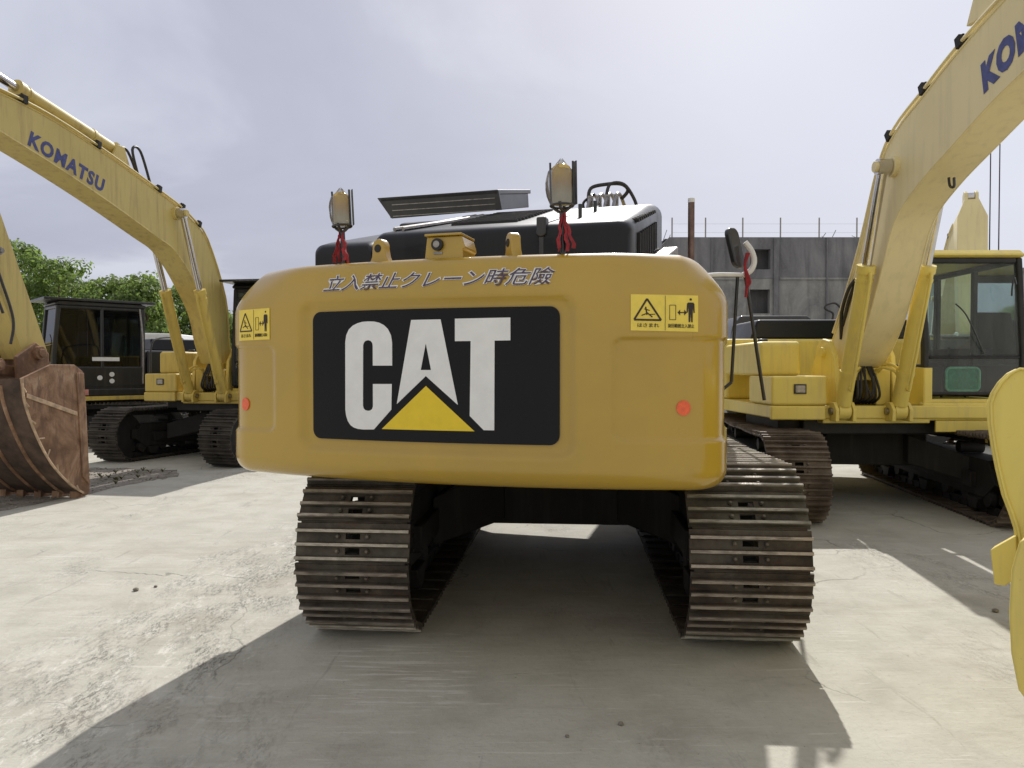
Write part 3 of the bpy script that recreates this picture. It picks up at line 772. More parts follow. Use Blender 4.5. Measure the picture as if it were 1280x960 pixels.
# warning stickers
def sticker(x0, x1, z0, z1, tilt):
    w = x1-x0; h = z1-z0
    def T(u, v): return (x0+u*w, z0+v*h+tilt*(u-.5))
    st = on_cw('warning_sticker', [[T(0, 0), T(1, 0), T(1, 1), T(0, 1)]], M['sticker'], .003, cat, .03, .002)
    K = M['letter_k']; polys = []
    A = (.24, .88); B = (.05, .30); C = (.45, .30)
    def edge(p, q, t=.014):
        d = Vector((q[0]-p[0], (q[1]-p[1])*h/w)).normalized(); n_ = Vector((-d.y, d.x))*t
        return [T(p[0]+n_.x, p[1]+n_.y*w/h), T(p[0]-n_.x, p[1]-n_.y*w/h), T(q[0]-n_.x, q[1]-n_.y*w/h), T(q[0]+n_.x, q[1]+n_.y*w/h)]
    polys += [edge(A, B), edge(B, C), edge(C, A)]
    # caught-figure sign inside the triangle
    polys += [edge((.22, .66), (.24, .44), .010), edge((.24, .50), (.32, .38), .009), edge((.24, .48), (.16, .42), .008), edge((.20, .60), (.28, .56), .007), edge((.27, .45), (.36, .46), .006)]
    # divider, box, double arrow
    polys += [edge((.51, .02), (.51, .98), .003)]
    polys += [edge((.575, .32), (.575, .72), .004), edge((.665, .32), (.665, .72), .004), edge((.575, .32), (.665, .32), .004), edge((.575, .72), (.665, .72), .004)]
    polys += [edge((.72, .52), (.80, .52), .008), [T(.69, .52), T(.73, .60), T(.73, .44)], [T(.83, .52), T(.79, .60), T(.79, .44)]]
    # standing man
    polys += [[T(.885+.018*cos(a*pi/4), .885+.034*sin(a*pi/4)) for a in range(8)]]
    polys += [[T(.845, .80), T(.925, .80), T(.94, .76), T(.945, .52), T(.928, .52), T(.918, .70), T(.915, .26), T(.893, .26), T(.885, .52), T(.877, .26), T(.855, .26), T(.852, .70), T(.842, .52), T(.825, .52), T(.83, .76)]]
    on_cw('warning_symbol', polys, K, .0052, st, .03, .001)
    for (a, b_, body) in ((.10, .42, 'はさまれ'), (.55, .94, '旋回範囲立入禁止')):
        vs, fs = text2d(body, .01)
        on_cw_tris('sticker_text', [T(a+v[0]*(b_-a), .10+v[1]*.11) for v in vs], fs, K, .0052, st)
    return st
sticker(.982, 1.306, 1.786, 1.962, -.008)
sticker(-1.31, -1.055, 1.768, 1.945, .004)
for s_, z_ in ((1.2406, 1.413), (-1.275, 1.40)):
    on_cw('reflector', [[(s_+.035*cos(2*pi*i/20), z_+.037*sin(2*pi*i/20)) for i in range(20)]], M['orange'], .004, cat, .05, .006)

# superstructure behind the counterweight
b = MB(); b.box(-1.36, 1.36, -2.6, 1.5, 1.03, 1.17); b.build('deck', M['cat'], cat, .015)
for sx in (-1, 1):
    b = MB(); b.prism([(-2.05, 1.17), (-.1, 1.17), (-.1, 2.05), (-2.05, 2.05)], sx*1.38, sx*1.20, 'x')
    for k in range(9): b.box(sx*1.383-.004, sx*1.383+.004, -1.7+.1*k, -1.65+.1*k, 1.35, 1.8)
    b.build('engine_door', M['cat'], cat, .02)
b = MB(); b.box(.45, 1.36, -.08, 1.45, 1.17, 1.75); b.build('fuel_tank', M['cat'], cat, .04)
b = MB(); b.box(-.7, .7, -.5, .9, .85, 1.03); b.build('swing_frame', M['under'], cat, .02)

# dark engine hood: raised middle box with rounded shoulders, lower box on the left
def loft(name, secs, mat, parent, bevel=0, smooth=45):
    b = MB(); n = len(secs[0]); vs = [p for s in secs for p in s]; fs = []
    for i in range(len(secs)-1):
        for j in range(n): fs.append((i*n+j, i*n+(j+1) % n, (i+1)*n+(j+1) % n, (i+1)*n+j))
    fs += [tuple(range(n)), tuple(range((len(secs)-1)*n, len(secs)*n))]
    b.add(vs, fs); return b.build(name, mat, parent, bevel, smooth)
def hsec(y, x0, x1, z0, z1, r):
    pts = [(x0, z0), (x1, z0)]
    for i in range(7): a = pi/2*i/6; pts.append((x1-r+r*cos(a), z1-r+r*sin(a)))
    for i in range(7): a = pi/2+pi/2*i/6; pts.append((x0+r+r*cos(a), z1-r+r*sin(a)))
    return [(p[0], y, p[1]) for p in pts]
hd = loft('engine_hood', [hsec(-2.235, -.735, .87, 2.05, 2.42, .06), hsec(-2.22, -.745, .88, 2.05, 2.455, .07), hsec(-2.18, -.75, .89, 2.05, 2.48, .07), hsec(-2.10, -.755, .895, 2.05, 2.50, .07), hsec(-1.5, -.75, .90, 2.05, 2.66, .09), hsec(-.75, -.74, .90, 2.05, 2.87, .10), hsec(-.25, -.74, .90, 2.05, 2.98, .11)], M['hood'], cat)
b = MB()
for k in range(13):           # cooling slots on top
    y = -1.85+.085*k; z = 2.573+(y+1.85)*.271
    b.box(-.36, .10, y, y+.035, z-.01, z+.014)
b.build('hood_louvre', M['dark'], hd, .002)
b = MB()
for k in range(10):
    y = -1.95+.12*k; z = 2.53+(y+2.0)*.25
    b.prism([(y, z-.30), (y+.03, z-.30), (y+.03, z-.10), (y, z-.10)], .895, .915, 'x')
    b.box(.76, .905, y, y+.04, z-.03, z-.012)
b.build('hood_grille', M['dark'], hd, .003)
b = MB()                      # folded bright strips lying along the hood
for x_ in (-.66, -.60):
    b.tube([(x_+.02, -2.14, 2.505), (x_+.13, -1.6, 2.645), (x_+.22, -1.1, 2.785)], .014, 6)
b.build('hood_trim_strip', M['steel'], hd)
b = MB(); b.cyl((.36, -2.215, 2.42), (.36, -2.255, 2.42), .032, 16); b.box(.33, .39, -2.25, -2.17, 2.42, 2.51)
b.build('hood_hinge', M['black'], hd, .01)
b = MB(); b.prism([(-2.245, 2.06), (-2.245, 2.43), (-2.20, 2.49), (-2.10, 2.508), (-.25, 2.992), (-.25, 2.97), (-2.10, 2.48), (-2.2, 2.44), (-2.2, 2.06)], .345, .375, 'x'); b.build('hood_seam', M['black'], hd, .004)
b = MB(); b.cyl((.50, -1.75, 2.58), (.50, -1.75, 2.68), .013); b.cyl((.505, -1.2, 2.73), (.505, -1.2, 2.82), .013); b.build('hood_stop', M['black'], hd)
b = MB(); b.prism([(-2.25, 2.20), (-.35, 2.60), (-.35, 2.52), (-2.22, 2.10)], .92, 1.04, 'x'); b.build('hood_side_ledge', M['steel'], cat, .01)
lh = loft('radiator_hood', [hsec(-2.35, -1.09, -.70, 2.05, 2.36, .06), hsec(-2.32, -1.11, -.70, 2.05, 2.395, .06), hsec(-2.2, -1.12, -.70, 2.05, 2.43, .06), hsec(-.4, -1.12, -.70, 2.05, 2.88, .09)], M['hood'], cat)
# cab with its raised rear guard
ctop = cab(cat, -1.38, -.42, -.42, 1.35, 1.17, 2.93, M['black'], M['black'], M['cat'])
b = MB(); Mx = Matrix.Translation((-.78, -.62, 2.95)) @ Matrix.Rotation(radians(13), 4, 'X')
b.box(-.50, .50, -.40, .62, .10, .135, Mx)
b.prism([(-.53, .135), (.50, .135), (.52, -.02), (-.42, -.035)], -.40, -.37, 'y', Mx)
b.box(-.44, -.40, -.38, .6, -.03, .11, Mx); b.box(.44, .48, -.38, .6, -.02, .11, Mx)
b.build('cab_guard', M['black'], cat, .006)
b = MB()
for k in range(3): b.box(-.40, .47, -.408, -.402, .0+.045*k-.02, .006+.045*k-.02, Mx)
b.build('guard_slat', M['steel'], cat)
# exhaust / hand post on the right
b = MB(); b.cyl((1.17, -.95, 2.0), (1.17, -.95, 2.82), .024, 14); b.build('exhaust_pipe', plain('rusty_pipe', (.20, .13, .11), .5, .6, .3, 12), cat)
b = MB(); b.cyl((1.17, -.95, 2.82), (1.17, -.95, 2.85), .025, 14); b.build('pipe_cap', M['white'], cat)
# lifting eyes and camera housing on the rim
for x_ in (-.385, .36):
    b = MB(); pr = [(-2.875, 2.17), (-2.73, 2.17), (-2.755, 2.22)]
    for i in range(9): a = -.2+(pi+.4)*i/8; pr.append((-2.80+.042*cos(a), 2.275+.042*sin(a)))
    pr.append((-2.85, 2.22))
    # eye plate faces across for the left one, edge-on for the right one
    rotm = Matrix.Translation((x_, -2.82, 0)) @ Matrix.Rotation(radians(78 if x_ < 0 else 38), 4, 'Z') @ Matrix.Translation((0, 2.82, 0))
    b.prism(pr, -.03, .03, 'x', rotm); eo = b.build('lifting_eye', M['cat'], cat, .012)
    h_ = MB(); c0 = rotm @ Vector((-.033, -2.80, 2.262)); c1 = rotm @ Vector((.033, -2.80, 2.262)); h_.cyl(c0, c1, .022, 16); h_.build('eye_hole', M['dark'], eo)
b = MB(); b.prism([(-.115, 2.17), (.105, 2.17), (.10, 2.225), (.115, 2.235), (.095, 2.30), (-.10, 2.30)], -2.90, -2.70, 'y'); ch = b.build('camera_housing', M['cat'], cat, .008)
b = MB(); b.box(-.105, .10, -2.92, -2.70, 2.30, 2.312); b.build('housing_lid', M['cat'], ch, .003)
b = MB(); b.cyl((-.035, -2.90, 2.255), (-.035, -2.925, 2.255), .032, 20); b.build('camera_ring', M['dark'], ch, .004)
b = MB(); b.cyl((-.035, -2.925, 2.255), (-.035, -2.930, 2.255), .018, 16); b.box(-.06, -.01, -2.905, -2.9015, 2.205, 2.218); b.build('camera_lens', M['steel'], ch)
# beacons
def beacon(x, y, lean, zb, sc):
    mt = Matrix.Translation((x, y, 2.17)) @ Matrix.Rotation(radians(lean), 4, 'Y') @ Matrix.Scale(sc, 4)
    P = lambda *q: mt @ Vector(q)
    b = MB(); b.cyl(P(0, 0, 0), P(0, 0, .24), .014, 12)
    br = [(-.055, 0, .285), (-.045, 0, .262), (-.02, 0, .243), (0, 0, .235), (.02, 0, .243), (.045, 0, .262), (.055, 0, .285)]
    b.tube([P(*q) for q in br], .008, 8); b.tube([P(q[1]-.0, q[0], q[2]) for q in br], .008, 8)
    r = b.build('beacon_light', M['black'], cat)
    lens = MB(); lens.lathe([(.050, .10), (.054, .115), (.054, .15), (.052, .27), (.047, .295), (.03, .31), (.001, .312)], (0, 0, 0), 24)
    lens.v = [tuple(Vector(p)) for p in lens.v]
    lo = lens.build('beacon_lens', M['beacon'], r, smooth=45); lo.matrix_local = mt @ Matrix.Translation((0, 0, .18))
    cg = MB()
    for a in (pi*.02, pi*.5, pi, ):
        q = [(.061*cos(a), .061*sin(a), .27), (.061*cos(a), .061*sin(a), .505)]
        cg.tube([P(*p) for p in q], .006, 6)
    ring = [(.061*cos(t*pi/12), .061*sin(t*pi/12), .272) for t in range(25)]
    cg.tube([P(*p) for p in ring], .006, 6)
    cg.add([P(.052, .045, .28), P(.076, .015, .28), P(.076, .015, .51), P(.052, .045, .51), P(.056, .049, .28), P(.080, .019, .28), P(.080, .019, .51), P(.056, .049, .51)], [(0,1,2,3),(4,5,6,7),(0,1,5,4),(2,3,7,6),(0,3,7,4),(1,2,6,5)])
    cg.build('beacon_guard', M['black'], r)
    rb = MB(); rnd = random.Random(int(x*100))
    for k in range(7):
        a = rnd.uniform(0, 6.28); pts = []
        zz = .235
        for j in range(9):
            t = j/8; pts.append((.012*cos(a)+(.055*t*cos(a))*(1 if k % 2 else .4)+.006*sin(j*2+k), (.03*t*sin(a))+.006*cos(j*1.7), zz-.20*t*rnd.uniform(.95, 1.05)))
        w = .007+.003*(k % 3)
        vs = []
        for j, p in enumerate(pts):
            wj = w*(.6+.8*(j/8)); vs += [P(p[0]-wj*cos(a+1), p[1]-wj*sin(a+1)-.012, p[2]), P(p[0]+wj*cos(a+1), p[1]+wj*sin(a+1)-.012, p[2])]
        rb.add(vs, [(2*j, 2*j+1, 2*j+3, 2*j+2) for j in range(8)])
    ro = rb.build('red_ribbon', M['red'], r, smooth=60)
    so = ro.modifiers.new('thick', 'SOLIDIFY'); so.thickness = .002
    # clear plastic film round the lamp
    pl = MB(); n_ = 22; vs = []; rows = 9
    for i in range(rows):
        t = i/(rows-1)
        for j in range(n_):
            a = 2*pi*j/n_; rr = .058*(1 if i < rows-2 else (.5 if i == rows-2 else .12))+.008*noise.noise(Vector((cos(a)*2+x*3, sin(a)*2, t*5)))
            if lean < 0 and pi*.75 < a < pi*1.2: rr += .032*sin((a-pi*.75)/(pi*.45)*pi)*sin(min(1, t*1.1)*pi)
            vs.append(P(rr*cos(a), rr*sin(a), .27+.25*t+.012*noise.noise(Vector((a*2, t, x)))))
    pl.add(vs, [(i*n_+j, i*n_+(j+1) % n_, (i+1)*n_+(j+1) % n_, (i+1)*n_+j) for i in range(rows-1) for j in range(n_)])
    pl.build('plastic_wrap', M['plastic'], r, smooth=80)
beacon(-.64, -2.80, -3, 2.17, .86); beacon(.625, -2.86, -1, 2.17, .95)
# boom, arm and bucket stretched out ahead of the machine
bt = resample([(.55, 1.95), (1.2, 2.7), (2.2, 3.42), (3.0, 3.5), (4.4, 3.15), (5.9, 2.75)]); bb = resample([(.8, 1.6), (1.5, 2.1), (2.4, 2.75), (3.1, 2.9), (4.4, 2.7), (5.9, 2.45)])
boom_part(cat, bt, bb, -.14, .26, M['cat'])
for x_ in (-.26, .38): cylinder(cat, (x_, 1.45, 1.15), (x_, 2.0, 2.2), (x_, 2.4, 3.0), .075, M['cat'])
boom_part(cat, [(5.5, 3.1), (5.9, 3.15), (6.9, 1.3)], [(5.6, 2.4), (5.75, 2.2), (6.6, .95)], -.10, .22, M['cat'], 'arm')
bucket_part(cat, [(7.3, 1.3), (7.45, .9), (7.3, .4), (6.9, .06), (6.45, .03)], [(6.45, .1), (6.5, .7), (6.8, 1.35)], -.45, .57, M['rust'], tooth_dir=(-.18, -.02))
b = MB()
for k in range(4):
    x_ = -.14+k*.10
    b.tube(smoothpath([(x_, 1.9, 3.34), (x_, 2.2, 3.62), (x_+.01, 2.5, 3.72), (x_+.02, 3.0, 3.62), (x_+.02, 3.5, 3.46)]), .022, 8)
    b.box(x_-.03, x_+.03, 2.2, 2.26, 3.44, 3.66)
b.build('boom_pipe', M['steel'], cat)
b = MB()
b.tube(smoothpath([(-.18, 2.3, 3.6), (-.16, 2.35, 3.78), (.02, 2.4, 3.83), (.2, 2.4, 3.82), (.28, 2.4, 3.74), (.2, 2.4, 3.64)]), .022, 8)
b.tube(smoothpath([(.04, 2.25, 3.62), (.08, 2.3, 3.80), (.24, 2.35, 3.80), (.36, 2.4, 3.62), (.4, 2.4, 3.45)]), .02, 8)
b.tube(smoothpath([(-.2, 2.3, 3.45), (-.24, 2.3, 3.6), (-.1, 2.3, 3.7)]), .016, 8)
b.build('boom_hose', M['rubber'], cat)
# mirror on its bracket beside the right flank
def WL(X, Y, Z_): return ((X-.45)*cos(HC)-(Y-6.7)*sin(HC), (X-.45)*sin(HC)+(Y-6.7)*cos(HC), Z_)
b = MB()
b.tube(smoothpath([WL(1.42, 5.55, 2.30), WL(1.60, 5.72, 2.33), WL(1.81, 5.8, 2.336)]), .016, 8)
b.tube(smoothpath([WL(1.79, 5.8, 2.33), WL(1.855, 5.8, 2.37), WL(1.882, 5.8, 2.44), WL(1.862, 5.8, 2.52), WL(1.81, 5.8, 2.59)]), .022, 10)
mb_ = b.build('mirror_bracket', M['white'], cat)
b = MB(); q = Vector(WL(1.735, 5.8, 2.545)); Rm = Matrix.Translation(q) @ Matrix.Rotation(radians(-13), 4, 'Y') @ Matrix.Rotation(radians(60), 4, 'Z')
b.prism(rrect(-.08, .08, -.16, .16, .06), -.018, .025, 'y', Rm); b.build('rear_view_mirror', M['black'], mb_, .012)
b = MB(); b.cyl(WL(1.81, 5.8, 2.36), WL(1.985, 5.85, 1.36), .014, 10); b.build('mirror_stay', M['black'], mb_)
b = MB(); b.cyl(WL(1.76, 5.82, 2.33), WL(1.74, 5.9, 1.5), .013, 10); b.cyl(WL(1.74, 5.9, 1.5), WL(1.5, 5.9, 1.3), .013, 10); b.build('hand_rail', M['black'], mb_)
b = MB()
for k in range(3): b.tube(smoothpath([WL(1.815+.008*k, 5.77, 2.50), WL(1.80, 5.765, 2.40), WL(1.815+.012*k, 5.765, 2.28), WL(1.81, 5.77, 2.16+.04*k)]), .011, 6)
b.build('red_ribbon', M['red'], mb_)

# ------------------------------------------------------------------ facing excavators
def facing(name, loc, h, label, P):
    r = empty(name, loc, -radians(h), label, 'excavator', P.get('group'))
    dk, lo = P['deck'], P['low']
    yaw = P['und']
    for sx in (-1, 1): crawler(r, sx*P['gauge']/2+P.get('tx', 0), P.get('ty', 0), P['tl'], P.get('th', .92), P.get('sw', .62), P.get('ns', 46), yaw, sx, P.get('shoe', M['shoe2']), P.get('sep', False))
    carbody(r, P['gauge']/2-.15, .9, yaw)
    bx = P['bx']; hw = P.get('hw', .19)
    b = MB(); b.box(-1.4, 1.38, -2.3, 1.22, 1.05, 1.2); b.build('deck', dk, r, .02)
    b = MB(); b.box(-.75, .95, -.6, 1.0, .86, 1.05); b.box(-1.2, 1.2, -.3, .9, .90, 1.048); b.build('swing_frame', M['dark'], r, .02)
    b = MB()
    for k in range(4): pass
    # tool box and tank on the operator's right
    x0 = .78
    b = MB(); b.box(x0, 1.40, .45, 1.26, 1.205, 1.53); tb = b.build('tool_box', dk, r, .03, seg=3)
    b = MB(); b.box(x0+.02, 1.41, 1.2, 1.27, 1.04, 1.20); b.build('front_apron', dk, tb, .02)
    b = MB(); b.box(1.02, 1.16, 1.262, 1.275, 1.33, 1.44); lm = b.build('lamp_surround', M['black'], tb, .006)
    b = MB(); b.box(1.035, 1.145, 1.274, 1.28, 1.345, 1.425); b.build('work_lamp', M['steel'], lm, .004)
    b = MB(); b.prism([(.85, 1.53), (.85, 1.90), (.80, 1.93), (-.6, 1.93), (-.6, 1.53)], .92, 1.39, 'x'); b.build('fuel_tank', dk, r, .04, seg=3)
    b = MB(); b.cyl((1.15, .2, 1.93), (1.15, .2, 1.98), .06, 16); b.build('filler_cap', M['black'], r, .008)
    b = MB()
    hr = P.get('rail', 1) is not None and smoothpath([(1.36, 1.15, 1.52), (1.36, 1.12, 2.0), (1.36, .95, 2.16), (1.36, .4, 2.18), (1.36, .3, 1.93)]); 
    if hr: b.tube(hr, .016, 8); b.build('hand_rail', M['black'], r)
    # engine hood & counterweight behind
    b = MB(); b.box(-1.36, 1.36, -2.1, -.65, 1.2, 2.02); b.build('engine_housing', dk, r, .05, seg=3)
    b = MB(); b.prism([(-.95, 2.02), (.95, 2.02), (.85, 2.3), (-.85, 2.3)], -2.0, -.9, 'y'); b.build('engine_hood', M['hood'] if P.get('darkhood', True) else dk, r, .04)
    b = MB(); pr = [(-1.36, -2.1), (1.36, -2.1), (1.36, -2.4)]+[(1.36*cos(a), -2.4-.42*sin(a)) for a in [pi*k/14 for k in range(1, 14)]]+[(-1.36, -2.4)]
    b.prism(pr, 1.05, 2.0, 'z'); b.build('counterweight', dk, r, .06, seg=3)
    # boom foot brackets, cylinder lugs, centre plate
    for sx in (-1, 1):
        b = MB(); b.prism([(.35, 1.2), (1.2, 1.2), (1.12, 1.75), (.98, 1.93), (.80, 1.96), (.66, 1.88), (.35, 1.3)], bx+sx*(hw+.10), bx+sx*(hw+.16), 'x'); b.build('boom_bracket', lo, r, .015)
        b = MB(); b.cyl((bx+sx*(hw+.15), .86, 1.80), (bx+sx*(hw+.20), .86, 1.80), .06, 18); b.build('boom_pin', lo, r, .006)
        for q in (-1, 1):
            cxl = bx+sx*.31+q*.095
            b = MB(); b.prism([(1.10, 1.03), (1.36, 1.03), (1.37, 1.16), (1.30, 1.24), (1.20, 1.24), (1.10, 1.18)], cxl-.02, cxl+.02, 'x'); b.build('cylinder_lug', lo, r, .008)
        b = MB(); b.cyl((bx+sx*.31-.14, 1.26, 1.14), (bx+sx*.31+.14, 1.26, 1.14), .04, 14); b.build('cylinder_pin', M['steel'], r)
    b = MB(); b.box(bx-.70, bx+.50, 1.05, 1.20, 1.0, 1.20); b.box(bx-.28, bx-.12, .8, 1.15, 1.2, 1.6); b.box(bx+.14, bx+.28, .8, 1.15, 1.2, 1.6); b.box(bx-.14, bx+.14, .8, 1.12, 1.48, 1.62); b.build('centre_plate', lo, r, .012)
    b = MB(); b.box(bx-.13, bx+.14, .72, .80, 1.2, 1.5); b.build('hose_well', M['dark'], r)
    b = MB(); rnd = random.Random(3)
    for k in range(7):
        xx = bx-.11+.037*k
        b.tube(smoothpath([(xx, 1.08, 1.22), (xx+rnd.uniform(-.02, .02), 1.22, 1.30), (xx+rnd.uniform(-.03, .03), 1.20, 1.45), (xx*.6+bx*.4, 1.10, 1.68), (xx*.6+bx*.4, .98, 1.86)]), .014, 6)
    b.build('hydraulic_hose', M['rubber'], r)
    for sx in (-1, 1):
        b = MB()
        for k in range(2):
            b.tube(smoothpath([(bx+sx*(.10+.04*k), 1.12, 1.55), (bx+sx*(.12+.05*k), 1.26, 1.62+.04*k), (bx+sx*(.22+.03*k), 1.36, 1.58+.03*k), (bx+sx*.28, 1.38, 1.44), (bx+sx*.30, 1.40, 1.36)]), .017, 8)
        b.build('hydraulic_pipe', lo, r)
    # boom
    top = P['top']; bot = P['bot']
    bo = boom_part(r, resample(top, 4), resample(bot, 4), bx-hw, bx+hw, P['boom'])
    # rolled edges of the box girder
    for sx in (-1, 1):
        for edge_, dz in ((top, -.012), (bot, .012)):
            b = MB(); b.tube([(bx+sx*(hw+.0), p[0], p[1]+dz) for p in resample(edge_, 4)], .012, 6); b.build('weld_seam', P['boom'], bo)
    pin = P['pin']; b = MB(); b.cyl((bx-.40, *pin), (bx+.40, *pin), .055, 16); b.cyl((bx-hw-.05, *pin), (bx+hw+.05, *pin), .10, 20); b.build('boom_boss', P['boom'], bo, .006)
    for sx in (-1, 1):
        x_ = bx+sx*.31; a = Vector((x_, 1.26, 1.14)); e = Vector((x_, *pin)); m_ = a+(e-a)*P.get('bar', .60)
        cylinder(r, a, m_, e, .082, lo)
    # service pipes and clamps along the top
    tp = resample(top, 4); L = len(tp)
    i0, i1 = int(L*P['pipes'][0]), int(L*P['pipes'][1])
    b = MB()
    for k, xo in enumerate((-.13, -.05, .05, .13)):
        b.tube([(bx+xo, p[0], p[1]+.05+.02*(k % 2)) for p in tp[i0:i1]], .019, 8)
    for sx in (-1, 1):
        b.tube([(bx+sx*(hw+.01), p[0]+.0, p[1]+.035) for p in tp[int(i0*.3):i1]], .016, 8)
    b.build('boom_pipe', M['steel'] if P.get('pipe_steel') else P['boom'], bo)
    for i in range(i0+2, i1-1, 5):
        b = MB(); p = tp[i]; q = tp[i+1]; an = atan2(q[1]-p[1], q[0]-p[0]); m_ = Matrix.Translation((bx, p[0], p[1])) @ Matrix.Rotation(an, 4, 'X')
        b.box(-.22, .22, -.035, .035, .0, .10, m_)
        for xo in (-.16, 0, .16): b.cyl(m_ @ Vector((xo, 0, .09)), m_ @ Vector((xo, 0, .125)), .016, 6)
        b.build('pipe_clamp', M['under'], bo, .004)
    for hz in P.get('hoses', []):
        b = MB(); b.tube(smoothpath(hz), .02, 8); b.build('boom_hose', M['rubber'], bo)
    # arm cylinder on top of the boom
    ac = P.get('armcyl')
    if ac:
        a, m_, e = [Vector((bx, *q)) for q in ac]; cylinder(r, a, m_, e, .09, P['boom'], 'arm_cylinder')
        b = MB(); b.prism([(ac[0][0]-.2, ac[0][1]-.22), (ac[0][0]+.25, ac[0][1]-.25), (ac[0][0]+.07, ac[0][1]+.05), (ac[0][0]-.07, ac[0][1]+.05)], bx-.13, bx-.09, 'x'); b.prism([(ac[0][0]-.2, ac[0][1]-.22), (ac[0][0]+.25, ac[0][1]-.25), (ac[0][0]+.07, ac[0][1]+.05), (ac[0][0]-.07, ac[0][1]+.05)], bx+.09, bx+.13, 'x'); b.build('cylinder_bracket', P['boom'], bo, .006)
    ao = boom_part(r, P['armA'], P['armB'], bx-.16, bx+.16, P.get('armmat', P['boom']), 'arm')
    for f in P.get('extra', []): f(r, bx, ao)
    if P.get('bucket'):
        bk, fr = P['bucket']; bucket_part(r, bk, fr, bx-P.get('bw', .6), bx+P.get('bw', .6), P['bmat'], tooth_dir=P.get('td', (-.2, -.03)))
    # cab
    c0, c1 = P['cabx']
    cab(r, c0, c1, -.62, 1.15, 1.24, P.get('cabz', 2.93), P['cabframe'], P['cabroof'], dk, True, P.get('sill', .07), glass=P.get('glass'), mid=P.get('mid', .50))
    b = MB(); b.box(c0-.02, c1+.03, 1.10, 1.2, 1.03, 1.23); b.build('cab_apron', dk, r, .02)
    return r

def yellow_corner(r, bx, ao):
    # yellow foot of the cab's inner corner post
    b = MB(); b.prism([(1.152, 1.20), (1.165, 1.20), (1.165, 1.62), (1.152, 1.62)], -.345, -.43, 'x'); b.prism([(.35, 1.2), (1.16, 1.2), (1.16, 1.62), (1.0, 1.63), (.6, 1.42), (.35, 1.42)], -.335, -.348, 'x')
    b.build('cab_corner_panel', M['kom'], r, .004)
    s = MB(); s.prism(rrect(-1.04, -.66, 1.36, 1.62, .05), 1.0, 1.03, 'y'); so = s.build('seat_back_rest', M['seat'], r, .01)
    l = MB(); l.tube([(q[0], 1.035, q[1]) for q in rrect(-1.04, -.66, 1.36, 1.62, .05)]+[(-.66, 1.035, 1.57)], .014, 6)
    l.build('rest_frame', plain('pale_green_frame', (.18, .48, .33), .5), so)
    g = MB()                       # small mirror bracket inside the front corner
    g.tube(smoothpath([(-1.33, 1.20, 2.55), (-1.28, 1.24, 2.62), (-1.26, 1.24, 2.50), (-1.27, 1.22, 2.42)]), .01, 6); g.build('grab_handle', M['black'], r)
right = facing('excavator', (4.28, 9.5, 0), 180, 'pale yellow excavator facing the camera on the right with large cab and raised boom', dict(
    deck=M['kom'], low=M['kom'], boom=M['kom_boom'], und=radians(-7), gauge=2.25, tl=4.45, th=.93, sw=.62, ns=45, sep=False,
    bx=.31, pin=(2.12, 3.60), bar=.62, cabx=(-1.50, -.34), rail=None, cabframe=M['dark'], cabroof=M['kom'], cabz=2.96,
    top=[(.55, 1.72), (.68, 1.90), (1.05, 2.38), (1.42, 2.95), (1.80, 3.66), (2.12, 3.95), (2.63, 4.13), (3.07, 4.28), (3.61, 4.42), (4.6, 4.62), (5.75, 4.70)],
    bot=[(.98, 1.60), (1.2, 1.68), (1.55, 2.05), (1.85, 2.55), (2.12, 3.05), (2.52, 3.30), (3.07, 3.51), (3.61, 3.70), (4.02, 3.81), (4.9, 4.05), (5.75, 4.3)],
    pipes=(.42, .98), armcyl=[(3.35, 4.72), (4.75, 5.10), (5.7, 5.3)],
    armA=[(5.35, 5.3), (5.8, 5.35), (5.7, 3.6), (5.25, 2.0)], armB=[(5.3, 4.9), (5.35, 4.4), (5.2, 3.4), (4.9, 2.05)],
    hoses=[[(.31, 2.55, 4.16), (.30, 2.62, 4.38), (.30, 2.9, 4.50), (.3, 3.3, 4.55)], [(.2, 2.7, 4.2), (.2, 2.8, 4.36), (.2, 3.1, 4.45)],
           [(.49, 1.35, 2.62), (.55, 1.25, 2.5), (.54, 1.05, 2.25), (.5, .95, 1.95)], [(.47, 1.4, 2.7), (.52, 1.2, 2.4), (.5, 1.0, 2.1)]],
    bucket=([(5.75, 2.0), (5.95, 1.5), (5.8, .8), (5.4, .2), (4.85, .05)], [(4.75, .3), (4.8, 1.2), (4.85, 1.9), (5.3, 2.15)]), bmat=M['kom'], td=(-.2, -.02),
    extra=[yellow_corner]))
face_text(right, 'KOMATSU', .31+.19, 1, 3.50, 3.80, 4.78, 4.20, .26, M['letter_b'], off=.065, slant=.12)
b = MB(); b.box(-.46, -1.3, 1.16, 1.19, .90, 1.03); b.build('belly_grille', M['kom'], right, .01)
# black and yellow striped step along the far track
b = MB()
for k in range(6):
    b.cur = k % 2; y0_ = 1.28+k*.2
    b.prism([(y0_, .86-(y0_-1.2)*.06), (y0_+.2, .86-(y0_-1.0)*.06), (y0_+.2, .92-(y0_-1.0)*.06), (y0_, .92-(y0_-1.2)*.06)], -1.02+.1*k, -.90+.1*k, 'x')
b.build('striped_step', [M['kom'], M['black']], right, .004)
b = MB(); b.tube(smoothpath([(.32, 2.72, 3.34), (.32, 2.74, 3.26), (.32, 2.80, 3.24), (.32, 2.80, 3.32)]), .012, 6); b.build('boom_hook', M['black'], right)

